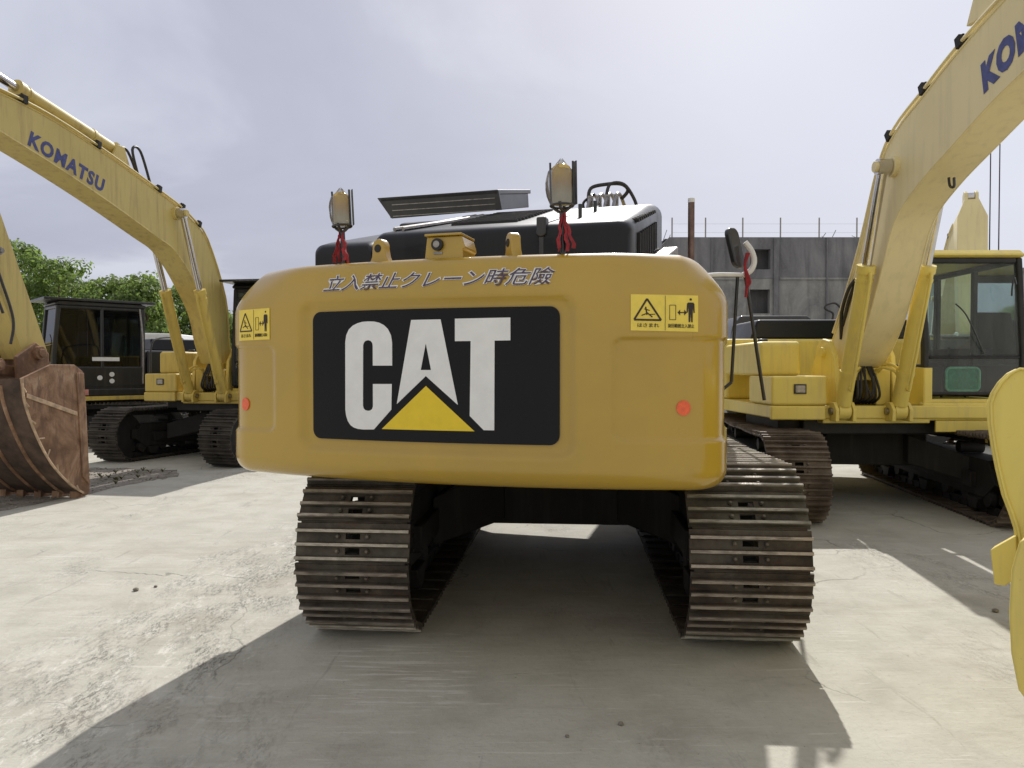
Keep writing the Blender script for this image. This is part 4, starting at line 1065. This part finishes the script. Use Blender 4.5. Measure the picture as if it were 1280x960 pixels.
def link_left(r, bx, ao):
    for sx in (-1, 1):
        b = MB(); b.prism([(6.35, 2.75), (6.45, 2.68), (5.95, 1.62), (5.83, 1.68)], bx+sx*.20, bx+sx*.235, 'x'); b.build('tipping_link', M['kom_left'], r, .008)
    b = MB(); b.prism([(5.9, 1.70), (5.98, 1.58), (5.45, 1.50), (5.35, 1.62)], bx-.12, bx+.12, 'x'); b.build('bucket_link', M['rust'], r, .02)
    for y_, z_, rr in ((5.9, 1.66, .07), (5.3, 1.80, .085), (6.40, 2.72, .06)):
        b = MB(); b.cyl((bx-.30, y_, z_), (bx+.30, y_, z_), rr, 18); b.cyl((bx-.32, y_, z_), (bx+.32, y_, z_), rr*.6, 12); b.build('link_pin', M['rust'], r, .006)
    cylinder(r, (bx, 6.95, 4.1), (bx, 6.6, 3.1), (bx, 6.4, 2.72), .07, M['kom_left'], 'bucket_cylinder')
    for sx in (-1, 1):
        b = MB(); b.prism([(5.1, 1.45), (5.6, 1.45), (5.62, 1.75), (5.32, 1.93), (5.12, 1.8)], bx+sx*.20, bx+sx*.245, 'x'); b.build('bucket_ear', M['rust'], r, .012)
    b = MB(); b.cyl((bx-.15, 5.85, 2.95), (bx-.26, 5.85, 2.95), .05, 14); b.cyl((bx-.25, 5.85, 2.95), (bx-.30, 5.85, 2.95), .03, 6); b.build('grease_point', M['steel'], r)
    b = MB(); b.tube(smoothpath([(bx-.18, 6.3, 3.9), (bx-.20, 6.05, 3.3), (bx-.2, 5.8, 2.7), (bx-.19, 5.6, 2.2), (bx-.2, 5.65, 1.9)]), .016, 6); b.tube(smoothpath([(bx-.18, 6.25, 3.6), (bx-.22, 6.15, 3.3), (bx-.2, 5.9, 2.6), (bx-.2, 5.75, 2.25)]), .016, 6); b.build('arm_hose', M['rubber'], r)
left = facing('excavator', (-4.96, 14.26, 0), 189, 'worn yellow excavator on the left with muddy brown bucket on the ground', dict(
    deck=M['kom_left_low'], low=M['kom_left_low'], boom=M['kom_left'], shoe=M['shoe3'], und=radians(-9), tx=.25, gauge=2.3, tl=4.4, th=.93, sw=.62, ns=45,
    bx=.20, pin=(2.42, 4.08), bar=.60, cabx=(-1.25, -.20), cabframe=M['dark'], cabroof=M['dark'], cabz=3.12,
    top=[(.70, 1.75), (.84, 2.0), (.97, 2.85), (1.53, 3.80), (2.0, 4.08), (2.33, 4.20), (2.84, 4.32), (3.89, 4.55), (4.95, 4.73), (5.79, 4.78), (6.35, 4.75)],
    bot=[(1.1, 1.70), (1.3, 2.05), (1.5, 2.57), (2.0, 3.13), (2.30, 3.38), (2.54, 3.52), (2.9, 3.62), (3.9, 3.90), (4.88, 4.14), (5.79, 4.33), (6.35, 4.45)],
    pipes=(.30, .98), armcyl=[(3.6, 4.75), (5.3, 5.0), (6.6, 5.2)],
    armA=[(6.35, 5.2), (6.75, 5.25), (6.5, 3.9), (5.75, 2.5), (5.40, 1.72)], armB=[(6.1, 4.85), (6.15, 4.3), (5.70, 3.35), (5.17, 2.12), (5.02, 1.75)],
    hoses=[[(.15, 3.1, 4.45), (.15, 3.25, 4.85), (.16, 3.05, 4.88), (.16, 2.8, 4.4)], [(.25, 3.2, 4.45), (.25, 3.4, 4.8), (.26, 3.2, 4.84), (.26, 2.9, 4.4)],
           [(.4, 1.2, 3.35), (.44, 1.05, 3.3), (.43, .88, 2.6), (.4, .8, 2.2)]],
    bucket=([(5.93, 1.50), (5.90, 1.25), (5.75, .88), (5.52, .50), (5.22, .20), (4.98, .04)], [(4.88, .05), (4.90, .6), (4.93, 1.2), (4.98, 1.58), (5.12, 1.66), (5.5, 1.66)]), bmat=M['rust'], bw=.58, td=(-.14, -.01),
    extra=[link_left]))
face_text(left, 'KOMATSU', .20-.19, -1, 5.36, 4.29, 4.08, 4.02, .20, M['letter_b'], off=.04, slant=.1)
b = MB(); b.box(-1.3, -.1, .7, 1.35, 3.12, 3.16); b.build('cab_visor', M['black'], left, .008)

# ------------------------------------------------------------------ world, ground, camera, light
w = bpy.data.worlds.new('World'); scene.world = w; w.use_nodes = True; t = w.node_tree
bg = t.nodes['Background']; sky = t.nodes.new('ShaderNodeTexSky'); sky.sky_type = 'NISHITA'; sky.sun_disc = False
SE, SAZ = radians(42.3), radians(10.5)
sky.sun_elevation = SE; sky.sun_rotation = SAZ; sky.dust_density = 3; sky.air_density = 1.2
tc = t.nodes.new('ShaderNodeTexCoord')
sx_ = t.nodes.new('ShaderNodeSeparateXYZ'); t.links.new(tc.outputs['Generated'], sx_.inputs[0])
# project the view direction onto a cloud deck overhead
zz = t.nodes.new('ShaderNodeMath'); zz.operation = 'ADD'; t.links.new(sx_.outputs[2], zz.inputs[0]); zz.inputs[1].default_value = .22
za = t.nodes.new('ShaderNodeMath'); za.operation = 'MAXIMUM'; t.links.new(zz.outputs[0], za.inputs[0]); za.inputs[1].default_value = .1
dv = t.nodes.new('ShaderNodeVectorMath'); dv.operation = 'DIVIDE'; t.links.new(tc.outputs['Generated'], dv.inputs[0])
cmb = t.nodes.new('ShaderNodeCombineXYZ')
for i in range(3): t.links.new(za.outputs[0], cmb.inputs[i])
t.links.new(cmb.outputs[0], dv.inputs[1])
n1 = noise_n(t, mapping(t, dv.outputs[0], (.9, .9, .4), (0, 0, .5)), 1.15, 6, .55, .5)
n2 = noise_n(t, dv.outputs[0], .55, 3, .5)
# cloud brightness: thin bright veil near the sun side, lavender grey elsewhere
sd = Vector((sin(radians(33))*cos(radians(27)), cos(radians(33))*cos(radians(27)), sin(radians(27))))
dt = t.nodes.new('ShaderNodeVectorMath'); dt.operation = 'DOT_PRODUCT'; t.links.new(tc.outputs['Generated'], dt.inputs[0]); dt.inputs[1].default_value = sd
glow = ramp(t, dt.outputs['Value'], [(.74, (0, 0, 0)), (.87, (.30, .30, .30)), (.98, (1, 1, 1))])
cl = ramp(t, n1, [(.34, (4.2, 4.4, 5.5)), (.50, (4.75, 4.95, 6.1)), (.66, (6.6, 6.85, 7.9))])
cl2 = mixc(t, glow, cl, (8.3, 8.6, 9.6))
cl3 = mixc(t, ramp(t, n2, [(.35, 0.), (.7, .35)]), cl2, (5.6, 5.8, 6.9))
# sky away from the sun, out of view, is brightened to fill the shade
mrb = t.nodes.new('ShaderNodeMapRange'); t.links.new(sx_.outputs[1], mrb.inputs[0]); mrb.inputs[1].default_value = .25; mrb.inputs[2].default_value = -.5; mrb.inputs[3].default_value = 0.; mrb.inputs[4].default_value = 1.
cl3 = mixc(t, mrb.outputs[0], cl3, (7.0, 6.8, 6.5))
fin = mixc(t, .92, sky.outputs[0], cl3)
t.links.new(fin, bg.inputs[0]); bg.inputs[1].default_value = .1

sun = bpy.data.lights.new('sun', 'SUN'); sun.energy = 4.0; sun.angle = radians(.7); sun.color = (1., .965, .91)
so = bpy.data.objects.new('sun', sun); COL.objects.link(so)
sdir = Vector((sin(SAZ)*cos(SE), cos(SAZ)*cos(SE), sin(SE))); so.rotation_euler = sdir.to_track_quat('Z', 'Y').to_euler()

b = MB(); b.add([(-400, -150, 0), (400, -150, 0), (400, 600, 0), (-400, 600, 0)], [(0, 1, 2, 3)])
tag(b.build('ground', M['ground'], smooth=0), kind='structure')

cam = bpy.data.cameras.new('camera'); co = bpy.data.objects.new('camera', cam); COL.objects.link(co)
cam.sensor_width = 36; cam.lens = 930/1280*36; cam.clip_end = 2000; cam.clip_start = .05
co.location = (0, 0, 1.6); co.rotation_euler = (pi/2-math.atan(18/930), 0, 0)
scene.camera = co
vs_ = scene.view_settings; vs_.view_transform = 'Standard'; vs_.look = 'None'; vs_.gamma = 1; vs_.exposure = 0
scene.render.film_transparent = False
scene.cycles.max_bounces = 8; scene.cycles.transparent_max_bounces = 12; scene.cycles.use_denoising = True
# ------------------------------------------------------------------ black excavator far left
def stickers(r, bx, ao):
    for y_, z_ in ((.05, 1.50), (.05, 1.36), (.28, 1.43)):
        b = MB(); b.prism([(y_+.05*cos(a*pi/8), z_+.05*sin(a*pi/8)) for a in range(16)], -1.378, -1.384, 'x'); b.build('door_sticker', M['white'], r)
    b = MB(); b.box(-1.384, -1.378, -.10, .42, 1.78, 1.86)
    b.build('door_sticker', M['white'], r)
    b = MB(); b.box(-1.406, -1.40, .5, 1.15, 1.07, 1.19); b.build('red_label', plain('faded_red_label', (.6, .25, .22), .6), r)
blk = facing('excavator', (-9.35, 16.7, 0), 226, 'black excavator with a dark square cab behind the muddy bucket', dict(
    deck=M['black'], low=M['black'], boom=M['kom_left'], shoe=M['shoe3'], und=radians(-30), gauge=2.2, tl=4.2, ns=40, sw=.6,
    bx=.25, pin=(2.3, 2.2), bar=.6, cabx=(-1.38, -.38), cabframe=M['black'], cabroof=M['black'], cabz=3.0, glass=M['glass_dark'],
    top=[(.8, 1.9), (1.6, 2.3), (2.6, 2.55), (3.6, 2.6), (5.6, 2.5)], bot=[(.8, 1.5), (1.6, 1.7), (2.6, 2.0), (3.6, 2.1), (5.6, 2.1)],
    pipes=(.3, .9), armA=[(5.4, 2.6), (6.0, 2.7), (6.6, 1.0)], armB=[(5.4, 2.0), (5.6, 1.9), (6.2, .9)], extra=[stickers]))
b = MB(); b.box(-1.46, 1.42, -2.3, 1.30, .96, 1.045); b.build('deck_skirt', M['kom_left_low'], blk, .01)
b = MB(); b.box(-1.5, -.3, -.8, 1.3, 3.0, 3.05); b.build('roof_guard', M['black'], blk, .01)
b = MB(); b.tube(smoothpath([(-1.42, -.55, 1.3), (-1.45, -.55, 2.2), (-1.42, -.5, 2.9)]), .018, 8); b.build('hand_rail', M['steel'], blk)

# ------------------------------------------------------------------ yellow excavator far behind the right cab
def lug(r, bx, ao):
    b = MB()
    for sx in (-1, 1): b.prism([(4.0, 5.1), (4.25, 5.1), (4.22, 5.34), (4.12, 5.40), (4.0, 5.32)], bx+sx*.07, bx+sx*.13, 'x')
    b.build('arm_lug', M['kom_boom'], ao, .01)
    for k in (-.2, -.07, .07, .2):
        b = MB(); b.prism([(4.28, 3.6), (4.36, 3.6), (4.33, 4.45), (4.26, 4.5)], bx+k-.015, bx+k+.015, 'x'); b.build('arm_rib', M['kom_boom'], ao, .004)
far = facing('excavator', (11.35, 19.7, 0), 200, 'yellow excavator far behind the right cab with only its raised arm showing', dict(
    deck=M['kom'], low=M['kom'], boom=M['kom_boom'], und=radians(5), gauge=2.3, tl=4.2, ns=40,
    bx=.2, pin=(2.2, 3.3), bar=.6, cabx=(-1.38, -.38), cabframe=M['dark'], cabroof=M['kom'], cabz=2.93, hw=.2,
    top=[(.8, 1.9), (1.3, 2.9), (2.2, 4.0), (3.0, 4.6), (3.9, 4.9)], bot=[(1.0, 1.6), (1.6, 2.4), (2.4, 3.3), (3.1, 3.9), (3.9, 4.3)],
    pipes=(.3, .9), armcyl=[(2.3, 4.35), (3.2, 4.85), (4.10, 5.28)],
    armA=[(4.10, 5.2), (4.25, 5.2), (4.33, 4.82), (4.36, 4.0), (4.45, 2.2)], armB=[(3.95, 5.0), (3.93, 4.95), (3.92, 4.75), (4.0, 4.0), (4.15, 2.2)], extra=[lug],
    bucket=([(4.6, 2.3), (5.0, 1.5), (4.8, .7), (4.3, .2), (3.8, .05)], [(3.7, .3), (3.9, 1.2), (4.1, 2.2)]), bmat=M['rust']))
for o in far.children:
    if o.name.startswith('arm') and not o.name.startswith('arm_'):
        for v in o.data.vertices:
            k = 1.75 if v.co.z < 4.9 else .85
            v.co.x = .2+(v.co.x-.2)*k*(1 if v.co.z > 3 else .9)

# ------------------------------------------------------------------ bucket at the right edge
bk = empty('excavator_bucket', (2.02, 3.0, 0), -radians(42), 'clean bright yellow digging bucket cut off by the right edge in the foreground', 'bucket')
out = [(2.06, 1.60), (2.026, 1.603), (1.996, 1.585), (1.965, 1.548), (1.942, 1.505), (1.929, 1.461), (1.932, 1.38), (1.945, 1.284), (1.962, 1.19), (1.984, 1.09), (2.008, 1.02), (2.026, .96), (2.05, .8), (2.075, .6), (2.15, .35), (2.32, .12), (2.6, .02), (2.95, .02)]
mouth = [(3.15, .25), (3.1, .9), (3.0, 1.5), (2.7, 1.75), (2.4, 1.78), (2.2, 1.66)]
OX, OY = 2.02, 3.0
for yy in (0, 1.12):
    b = MB(); b.prism([(p[0]-OX, p[1]) for p in out+mouth], yy, yy+.03, 'y'); b.build('side_plate', M['bucket_y'], bk, .008, smooth=0)
b = MB(); n = len(out); vs = []; inn = [(p[0]+.03, p[1]+.01) for p in out]
for q, yy in ((out, .03), (out, 1.12), (inn, .03), (inn, 1.12)): vs += [(p[0]-OX+.012, yy, p[1]) for p in q]
fs = []
for i in range(n-1): fs += [(i, i+1, n+i+1, n+i), (2*n+i, 3*n+i, 3*n+i+1, 2*n+i+1)]
fs += [(0, n, 3*n, 2*n), (n-1, 3*n-1, 4*n-1, 2*n-1)]
b.add(vs, fs); b.build('bucket_shell', M['bucket_y'], bk, smooth=50)
b = MB(); b.prism([(p[0]-OX, p[1]) for p in [(2.04, .935), (1.952, .862), (1.968, .722), (2.006, .724), (2.05, .77)]], -.02, .06, 'y'); b.build('side_cutter', M['bucket_y'], bk, .006)
b = MB(); b.prism([(p[0]-OX, p[1]) for p in [(2.10, 1.0), (2.055, .97), (2.032, .86), (2.026, .70), (2.034, .55), (2.058, .42), (2.12, .34)]], -.32, -.02, 'y'); wo = b.build('wear_plate', M['bucket_y'], bk, .012); wo.location.x = .035
b = MB(); b.tube([(p[0]-OX+.018, -.004, p[1]) for p in out], .006, 6); b.build('weld_seam', M['bucket_y'], bk)
b = MB(); b.cyl((.32, -.03, 1.5), (.32, 0, 1.5), .09, 24); b.cyl((.32, -.05, 1.5), (.32, -.03, 1.5), .05, 20); b.build('pin_boss', M['bucket_y'], bk, .005)

# ------------------------------------------------------------------ dark truck behind the right machine's tool box
tr = empty('truck', (6.2, 15.5, 0), 0, 'dark flat-roofed truck parked in front of the concrete building', 'truck')
b = MB(); b.prism([(-1.65, .55), (.02, .55), (.02, 2.66), (-.08, 2.72), (-1.45, 2.72), (-1.62, 2.5), (-1.78, 1.6), (-1.80, .9)], -.05, 2.0, 'y'); cb = b.build('cab', M['black'], tr, .04)
for yy in (-.056,):
    b = MB(); b.prism([(-1.45, 1.55), (-.3, 1.55), (-.3, 2.3), (-1.38, 2.3)], yy, yy+.01, 'y'); b.build('side_window', M['glass_dark'], cb)
b = MB(); b.box(.10, 4.6, -.08, 2.05, 1.0, 1.15); b.box(.10, .16, -.08, 2.05, 1.15, 2.3)
b.box(.10, 4.6, -.08, -.03, 1.15, 2.22); b.box(.10, 4.6, 2.0, 2.05, 1.15, 2.22); b.build('cargo_bed', M['black'], tr, .01)
b = MB(); b.cyl((.10, -.06, 2.30), (4.6, -.06, 2.30), .03, 10); rl = b.build('bed_rail', M['steel'], tr)
for k in range(9):
    b = MB(); b.lathe([(.001, -.045), (.04, -.03), (.045, 0), (.04, .03), (.001, .045)], (.35+.38*k, -.06, 2.33), 10); b.build('rail_knob', M['white'], rl)
for xw in (-1.0, 2.6, 3.5):
    b = MB(); b.lathe([(.2, -.14), (.44, -.14), (.47, -.08), (.47, .08), (.44, .14), (.2, .14)], (xw, .12, .47), 24, 'y'); wh = b.build('wheel', M['tyre'], tr)
    b = MB(); b.lathe([(.05, -.1), (.24, -.11), (.26, -.145), (.22, -.15), (.05, -.12)], (xw, .12, .47), 20, 'y'); b.build('rim', M['steel'], wh)
cp = empty('rammer', (6.78, 15.6, 1.15), 0, 'small red machine with a bent black handle standing in the dark truck bed', 'tool')
b = MB(); b.box(-.16, .16, -.15, .15, 1.28, 1.44); b.box(-.08, .10, -.1, .1, 1.2, 1.5); b.build('engine', M['red'], cp, .04)
b = MB(); b.cyl((0, 0, .1), (0, 0, 1.3), .06, 14); b.box(-.12, .12, -.18, .18, 0, .1); b.build('ram_leg', M['dark'], cp, .01)
b = MB(); b.tube(smoothpath([(-.1, 0, 1.42), (-.06, 0, 1.62), (-.22, 0, 1.72), (-.20, 0, 1.80), (-.02, 0, 1.84), (.12, 0, 1.70), (.2, 0, 1.48)]), .022, 8); b.build('handle', M['rubber'], cp)

# ------------------------------------------------------------------ white van far left
vn = empty('van', (-9.6, 20.5, 0), 0, 'white van glimpsed between the black cab and the worn yellow excavator', 'van')
b = MB(); b.prism([(-1.9, .4), (2.3, .4), (2.32, 1.2), (2.2, 1.62), (1.35, 1.95), (.65, 2.55), (-1.85, 2.6), (-1.95, 2.2)], -.9, .9, 'y'); vb = b.build('body', M['white'], vn, .06, seg=3)
for yy in (-.906, .896):
    b = MB(); b.prism([(.1, 1.7), (1.15, 1.7), (.6, 2.35), (.1, 2.38)], yy, yy+.01, 'y'); b.build('side_window', M['glass_dark'], vb)
b = MB(); ms = [(1.36, 1.985), (.70, 2.53)]
b.add([(ms[0][0]+.03, -.75, ms[0][1]), (ms[0][0]+.03, .75, ms[0][1]), (ms[1][0]+.03, .7, ms[1][1]), (ms[1][0]+.03, -.7, ms[1][1])], [(0, 1, 2, 3)]); b.build('windscreen', M['black'], vb)
for xw in (-1.2, 1.5):
    for yy in (-.85, .85):
        b = MB(); b.lathe([(.15, -.1), (.33, -.1), (.35, -.05), (.35, .05), (.33, .1), (.15, .1)], (xw, yy, .35), 20, 'y'); b.build('wheel', M['tyre'], vn)

# ------------------------------------------------------------------ buildings
bd = empty('concrete_building', (11, 30, 0), 0, 'dark stained concrete building with square openings and thin posts along its roof edge', 'building')
X0, X1 = 6.2-11, 16.6-11; o0, o1 = 9.58-11, 10.39-11
ZTOP, ZL = 6.92, 5.28
b = MB()
b.prism([(X0, ZL), (o0, ZL), (o0, ZTOP), (X0+.12, ZTOP), (X0-.45, ZTOP-.6), (X0-.45, ZL)], 0, .3, 'y')
b.box(o0, o1, 0, .3, 6.44, ZTOP); b.box(o0, o1, 0, .3, ZL, 5.63); b.box(o1, X1, 0, .3, ZL, ZTOP)
b.build('upper_wall', M['conc'], bd)
b = MB(); b.box(X0-.45, o0, .03, .3, 0, ZL-.004); b.box(o0, o1, .03, .3, 4.83, ZL-.004); b.box(o0, o1, .03, .3, 0, 3.86); b.box(o1, X1, .03, .3, 0, ZL-.004)
b.build('lower_wall', M['conc_lo'], bd)
b = MB(); b.box(X0-.45, X1, .75, 8, 0, ZTOP-.05); b.build('interior_block', M['conc'], bd)
b = MB(); b.box(X0, X1, .31, 8, ZTOP-.045, ZTOP-.01); b.build('roof', M['conc'], bd)
for x_, w_ in ((o1+.12, .22), (12.62-11, .06), (8.0-11, .05), (14.6-11, .2)):
    b = MB(); b.box(x_, x_+w_, -.06, -.002, 0, ZTOP-.01); b.build('pilaster', M['conc'], bd, .01)
b = MB(); b.box(X0-.45, o0-.05, -.03, .028, ZL-.06, ZL+.02); b.box(o1+.36, X1, -.03, .028, ZL-.06, ZL+.02); b.build('ledge', M['conc_lo'], bd)
px_ = [-4.55, -3.2, -1.7, -.18, 1.38, 2.9, 4.4]
for x_ in px_:
    b = MB(); b.cyl((x_, .1, ZTOP-.02), (x_, .1, ZTOP+.80), .028, 6); b.build('roof_post', M['steel'], bd)
for z_ in (.20, .55):
    b = MB(); b.cyl((px_[0], .1, ZTOP+z_), (px_[-1], .1, ZTOP+z_), .004, 4); b.build('wire', M['steel'], bd)
rnd = random.Random(5)
for k in range(16):
    x_ = rnd.choice((rnd.uniform(-5.1, -4.4), rnd.uniform(1.8, 3.6))); h_ = rnd.uniform(.15, .42)
    b = MB(); b.cyl((x_, rnd.uniform(.4, 2), ZTOP-.06), (x_+rnd.uniform(-.03, .03), rnd.uniform(.4, 2), ZTOP+h_), .014, 5); b.build('starter_bar', M['steel'], bd)
pb = empty('pale_building', (29, 46, 0), 0, 'pale grey building standing far off beyond the large cab', 'building')
b = MB(); b.box(-8, 10, 0, 9, 0, 7.6); b.build('wall', M['pale'], pb)
b = MB(); b.box(-8.2, 10.2, -.25, 9.2, 7.6, 7.85); b.build('roof', M['conc_lo'], pb)
for r_ in range(2):
    for k in range(7):
        b = MB(); b.box(-7.1+2.4*k, -5.7+2.4*k, -.05, -.005, 1.5+3*r_, 3.0+3*r_); wd = b.build('window', M['white'], pb)
        g = MB(); g.box(-7.0+2.4*k, -5.8+2.4*k, -.07, -.052, 1.6+3*r_, 2.9+3*r_); g.build('pane', M['glass_dark'], wd)
# two slender masts behind the right boom
for i, (x_, y_) in enumerate(((15.0, 23.45), (15.32, 23.5))):
    b = MB(); b.cyl((x_, y_, 0), (x_, y_, 9.6), .022, 8, .016)
    o = b.build('mast', M['dark']); tag(o, ('thin dark mast under the right boom, the one nearer the boom cylinders', 'thin dark mast under the right boom, the one nearer the picture edge')[i], 'mast', 'thin masts under the right boom')

# ------------------------------------------------------------------ trees
def tree(x, y, h, w_, seed, label):
    r = empty('tree', (x, y, 0), 0, label, 'tree', 'trees behind the left excavators'); rn = random.Random(seed)
    b = MB(); b.tube(smoothpath([(0, 0, 0), (.08, .05, h*.2), (-.05, .1, h*.4), (.05, 0, h*.62)]), .14, 8)
    tips = []
    for k in range(9):
        a = rn.uniform(0, 2*pi); z0 = h*rn.uniform(.22, .5); L = w_*rn.uniform(.25, .45)
        e = Vector((L*cos(a), L*sin(a), z0+h*rn.uniform(.12, .35))); tips.append(e)
        b.tube(smoothpath([(0, 0, z0), (e.x*.5, e.y*.5, z0+(e.z-z0)*.35), tuple(e)]), .045, 6)
    b.build('trunk', M['wood'], r, smooth=60)
    clumps = []
    for k in range(74):
        a = rn.uniform(0, 2*pi); u = rn.uniform(-1, 1); rad = rn.uniform(.55, 1)**.5
        q = sqrt(1-u*u); cz = h*.60+u*h*.36*rad
        taper = 1-.45*max(0, u)**2
        clumps.append((Vector((cos(a)*q*w_*.5*rad*taper, sin(a)*q*w_*.5*rad*taper, cz)), rn.uniform(.38, .8)))
    vs = []; fs = []
    for c, cr_ in clumps:
        for k in range(int(95*cr_/.55)):
            d = Vector((rn.gauss(0, 1), rn.gauss(0, 1), rn.gauss(0, 1))).normalized()*cr_*rn.uniform(.55, 1.08)
            d.z *= .75; p = c+d; s = rn.uniform(.08, .16)
            nrm = (d.normalized()+Vector((rn.uniform(-.7, .7), rn.uniform(-.7, .7), rn.uniform(-.2, .9)))).normalized()
            u_ = nrm.orthogonal().normalized(); u_ = Matrix.Rotation(rn.uniform(0, 6.28), 3, nrm) @ u_; v_ = nrm.cross(u_)
            i = len(vs); vs += [p-u_*s, p+v_*s*.55+nrm*s*.12, p+u_*s, p-v_*s*.55+nrm*s*.12]; fs.append((i, i+1, i+2, i+3))
    b = MB(); b.add(vs, fs)
    me = bpy.data.meshes.new('crown'); me.from_pydata([tuple(v) for v in vs], [], fs); me.materials.append(M['leaf'])
    o = bpy.data.objects.new('crown', me); COL.objects.link(o); o.parent = r
TR = [(-30, 302, 80, 'leftmost green tree behind the raised yellow arm'), (28, 300, 62, 'tallest green tree beside the raised yellow arm'), (82, 326, 66, 'light green round tree above the black cab'),
      (140, 344, 60, 'green tree above the right end of the black cab roof'), (178, 348, 56, 'green tree just left of the thin boom cylinder rod'), (222, 366, 60, 'green tree seen under the arch of the left boom'), (262, 384, 56, 'low green tree beside the foot of the left boom')]
for i, (px_t, py_t, wp, lab) in enumerate(TR):
    Z = 38+1.5*((i*7) % 4); tree((px_t-640)/930*Z, Z, 1.6+(474-py_t)/930*Z, wp*1.35/930*Z, 11+i, lab)
b = MB(); rn = random.Random(77); vs = []; fs = []
for k in range(15000):
    x_ = rn.uniform(-38, -12); y_ = 43+rn.uniform(-1.5, 1.5); hh = 3.1+.7*noise.noise(Vector((x_*.5, 0, 0))); z_ = hh*rn.random()**.6
    p = Vector((x_, y_, z_)); nrm = Vector((rn.uniform(-1, 1), rn.uniform(-1, .2), rn.uniform(-.3, 1))).normalized(); s = rn.uniform(.08, .17)
    u_ = nrm.orthogonal().normalized(); v_ = nrm.cross(u_); i = len(vs); vs += [tuple(p-u_*s), tuple(p+v_*s*.6), tuple(p+u_*s), tuple(p-v_*s*.6)]; fs.append((i, i+1, i+2, i+3))
b.add(vs, fs); tag(b.build('undergrowth', M['leaf'], smooth=0), kind='stuff')

# ------------------------------------------------------------------ gravel strip, weeds, pebbles
rn = random.Random(9)
def inpoly(x, y, P):
    c = False; j = len(P)-1
    for i in range(len(P)):
        if (P[i][1] > y) != (P[j][1] > y) and x < (P[j][0]-P[i][0])*(y-P[i][1])/(P[j][1]-P[i][1])+P[i][0]: c = not c
        j = i
    return c
base = [(-6.4, 7.2), (-5.75, 8.4), (-5.47, 9.5), (-5.26, 10.6), (-5.0, 11.1), (-5.3, 11.8), (-6.3, 12.0), (-7.5, 12.2), (-10, 12.6), (-12, 9.0), (-9.0, 7.0)]
P_ = []
for i in range(len(base)):
    a = Vector(base[i]); c = Vector(base[(i+1) % len(base)])
    for k in range(10):
        q = a.lerp(c, k/10); P_.append((q.x+rn.uniform(-.05, .05), q.y+rn.uniform(-.08, .08)))
b = MB(); b.add([(p[0], p[1], .004) for p in P_], [tuple(range(len(P_)))]); tag(b.build('gravel_strip', M['gravel'], smooth=0), kind='structure')
b = MB()
k = 0
while k < 900:
    x_, y_ = rn.uniform(-9, -4.8), rn.uniform(7.5, 12.3)
    if not inpoly(x_, y_, base): continue
    k += 1; s = rn.uniform(.005, .017)
    b.lathe([(s*.5, 0), (s, s*.4), (s*.8, s*.9), (s*.2, s*1.2)], (x_, y_, .002), 5)
tag(b.build('loose_gravel', M['gravel'], smooth=0), kind='stuff')
vs = []; fs = []
for k in range(22):
    x_ = rn.uniform(-6.6, -5.25); y_ = rn.uniform(10.3, 11.8)
    if not inpoly(x_, y_, base): continue
    for j in range(22):
        a = rn.uniform(0, 6.28); L = rn.uniform(.02, .075); ex, ey = cos(a)*L*.7, sin(a)*L*.7; wx, wy = -sin(a)*.006, cos(a)*.006
        i = len(vs); vs += [(x_-wx, y_-wy, .004), (x_+wx, y_+wy, .004), (x_+ex*.6+wx, y_+ey*.6+wy, L*.8), (x_+ex, y_+ey, L*.85)]; fs.append((i, i+1, i+2, i+3))
b = MB(); b.add(vs, fs); tag(b.build('weeds', plain('dry_weed', (.17, .17, .09), .8, 0, .4, 9), smooth=0), kind='stuff')
pl_ = [(-2.72, 5.35, .022, 'dark pebble on the sunlit concrete, the larger of the close pair'), (-2.62, 5.44, .014, 'small dark pebble on the sunlit concrete, the smaller of the close pair'), (.49, 3.32, .014, 'dark pebble in the machine shadow, right of centre'), (.24, 3.21, .010, 'tiny dark pebble in the machine shadow near the bottom edge'), (3.19, 4.88, .022, 'dark pebble on the shaded concrete beside the yellow bucket')]
for x_, y_, s, lab in pl_:
    b = MB(); b.lathe([(s*.5, 0), (s, s*.35), (s*.85, s*.8), (s*.3, s*1.1)], (0, 0, 0), 7); o = b.build('pebble', M['gravel'], smooth=60); o.location = (x_, y_, 0); o.rotation_euler.z = x_*3; tag(o, lab, 'pebble', 'loose pebbles on the concrete')
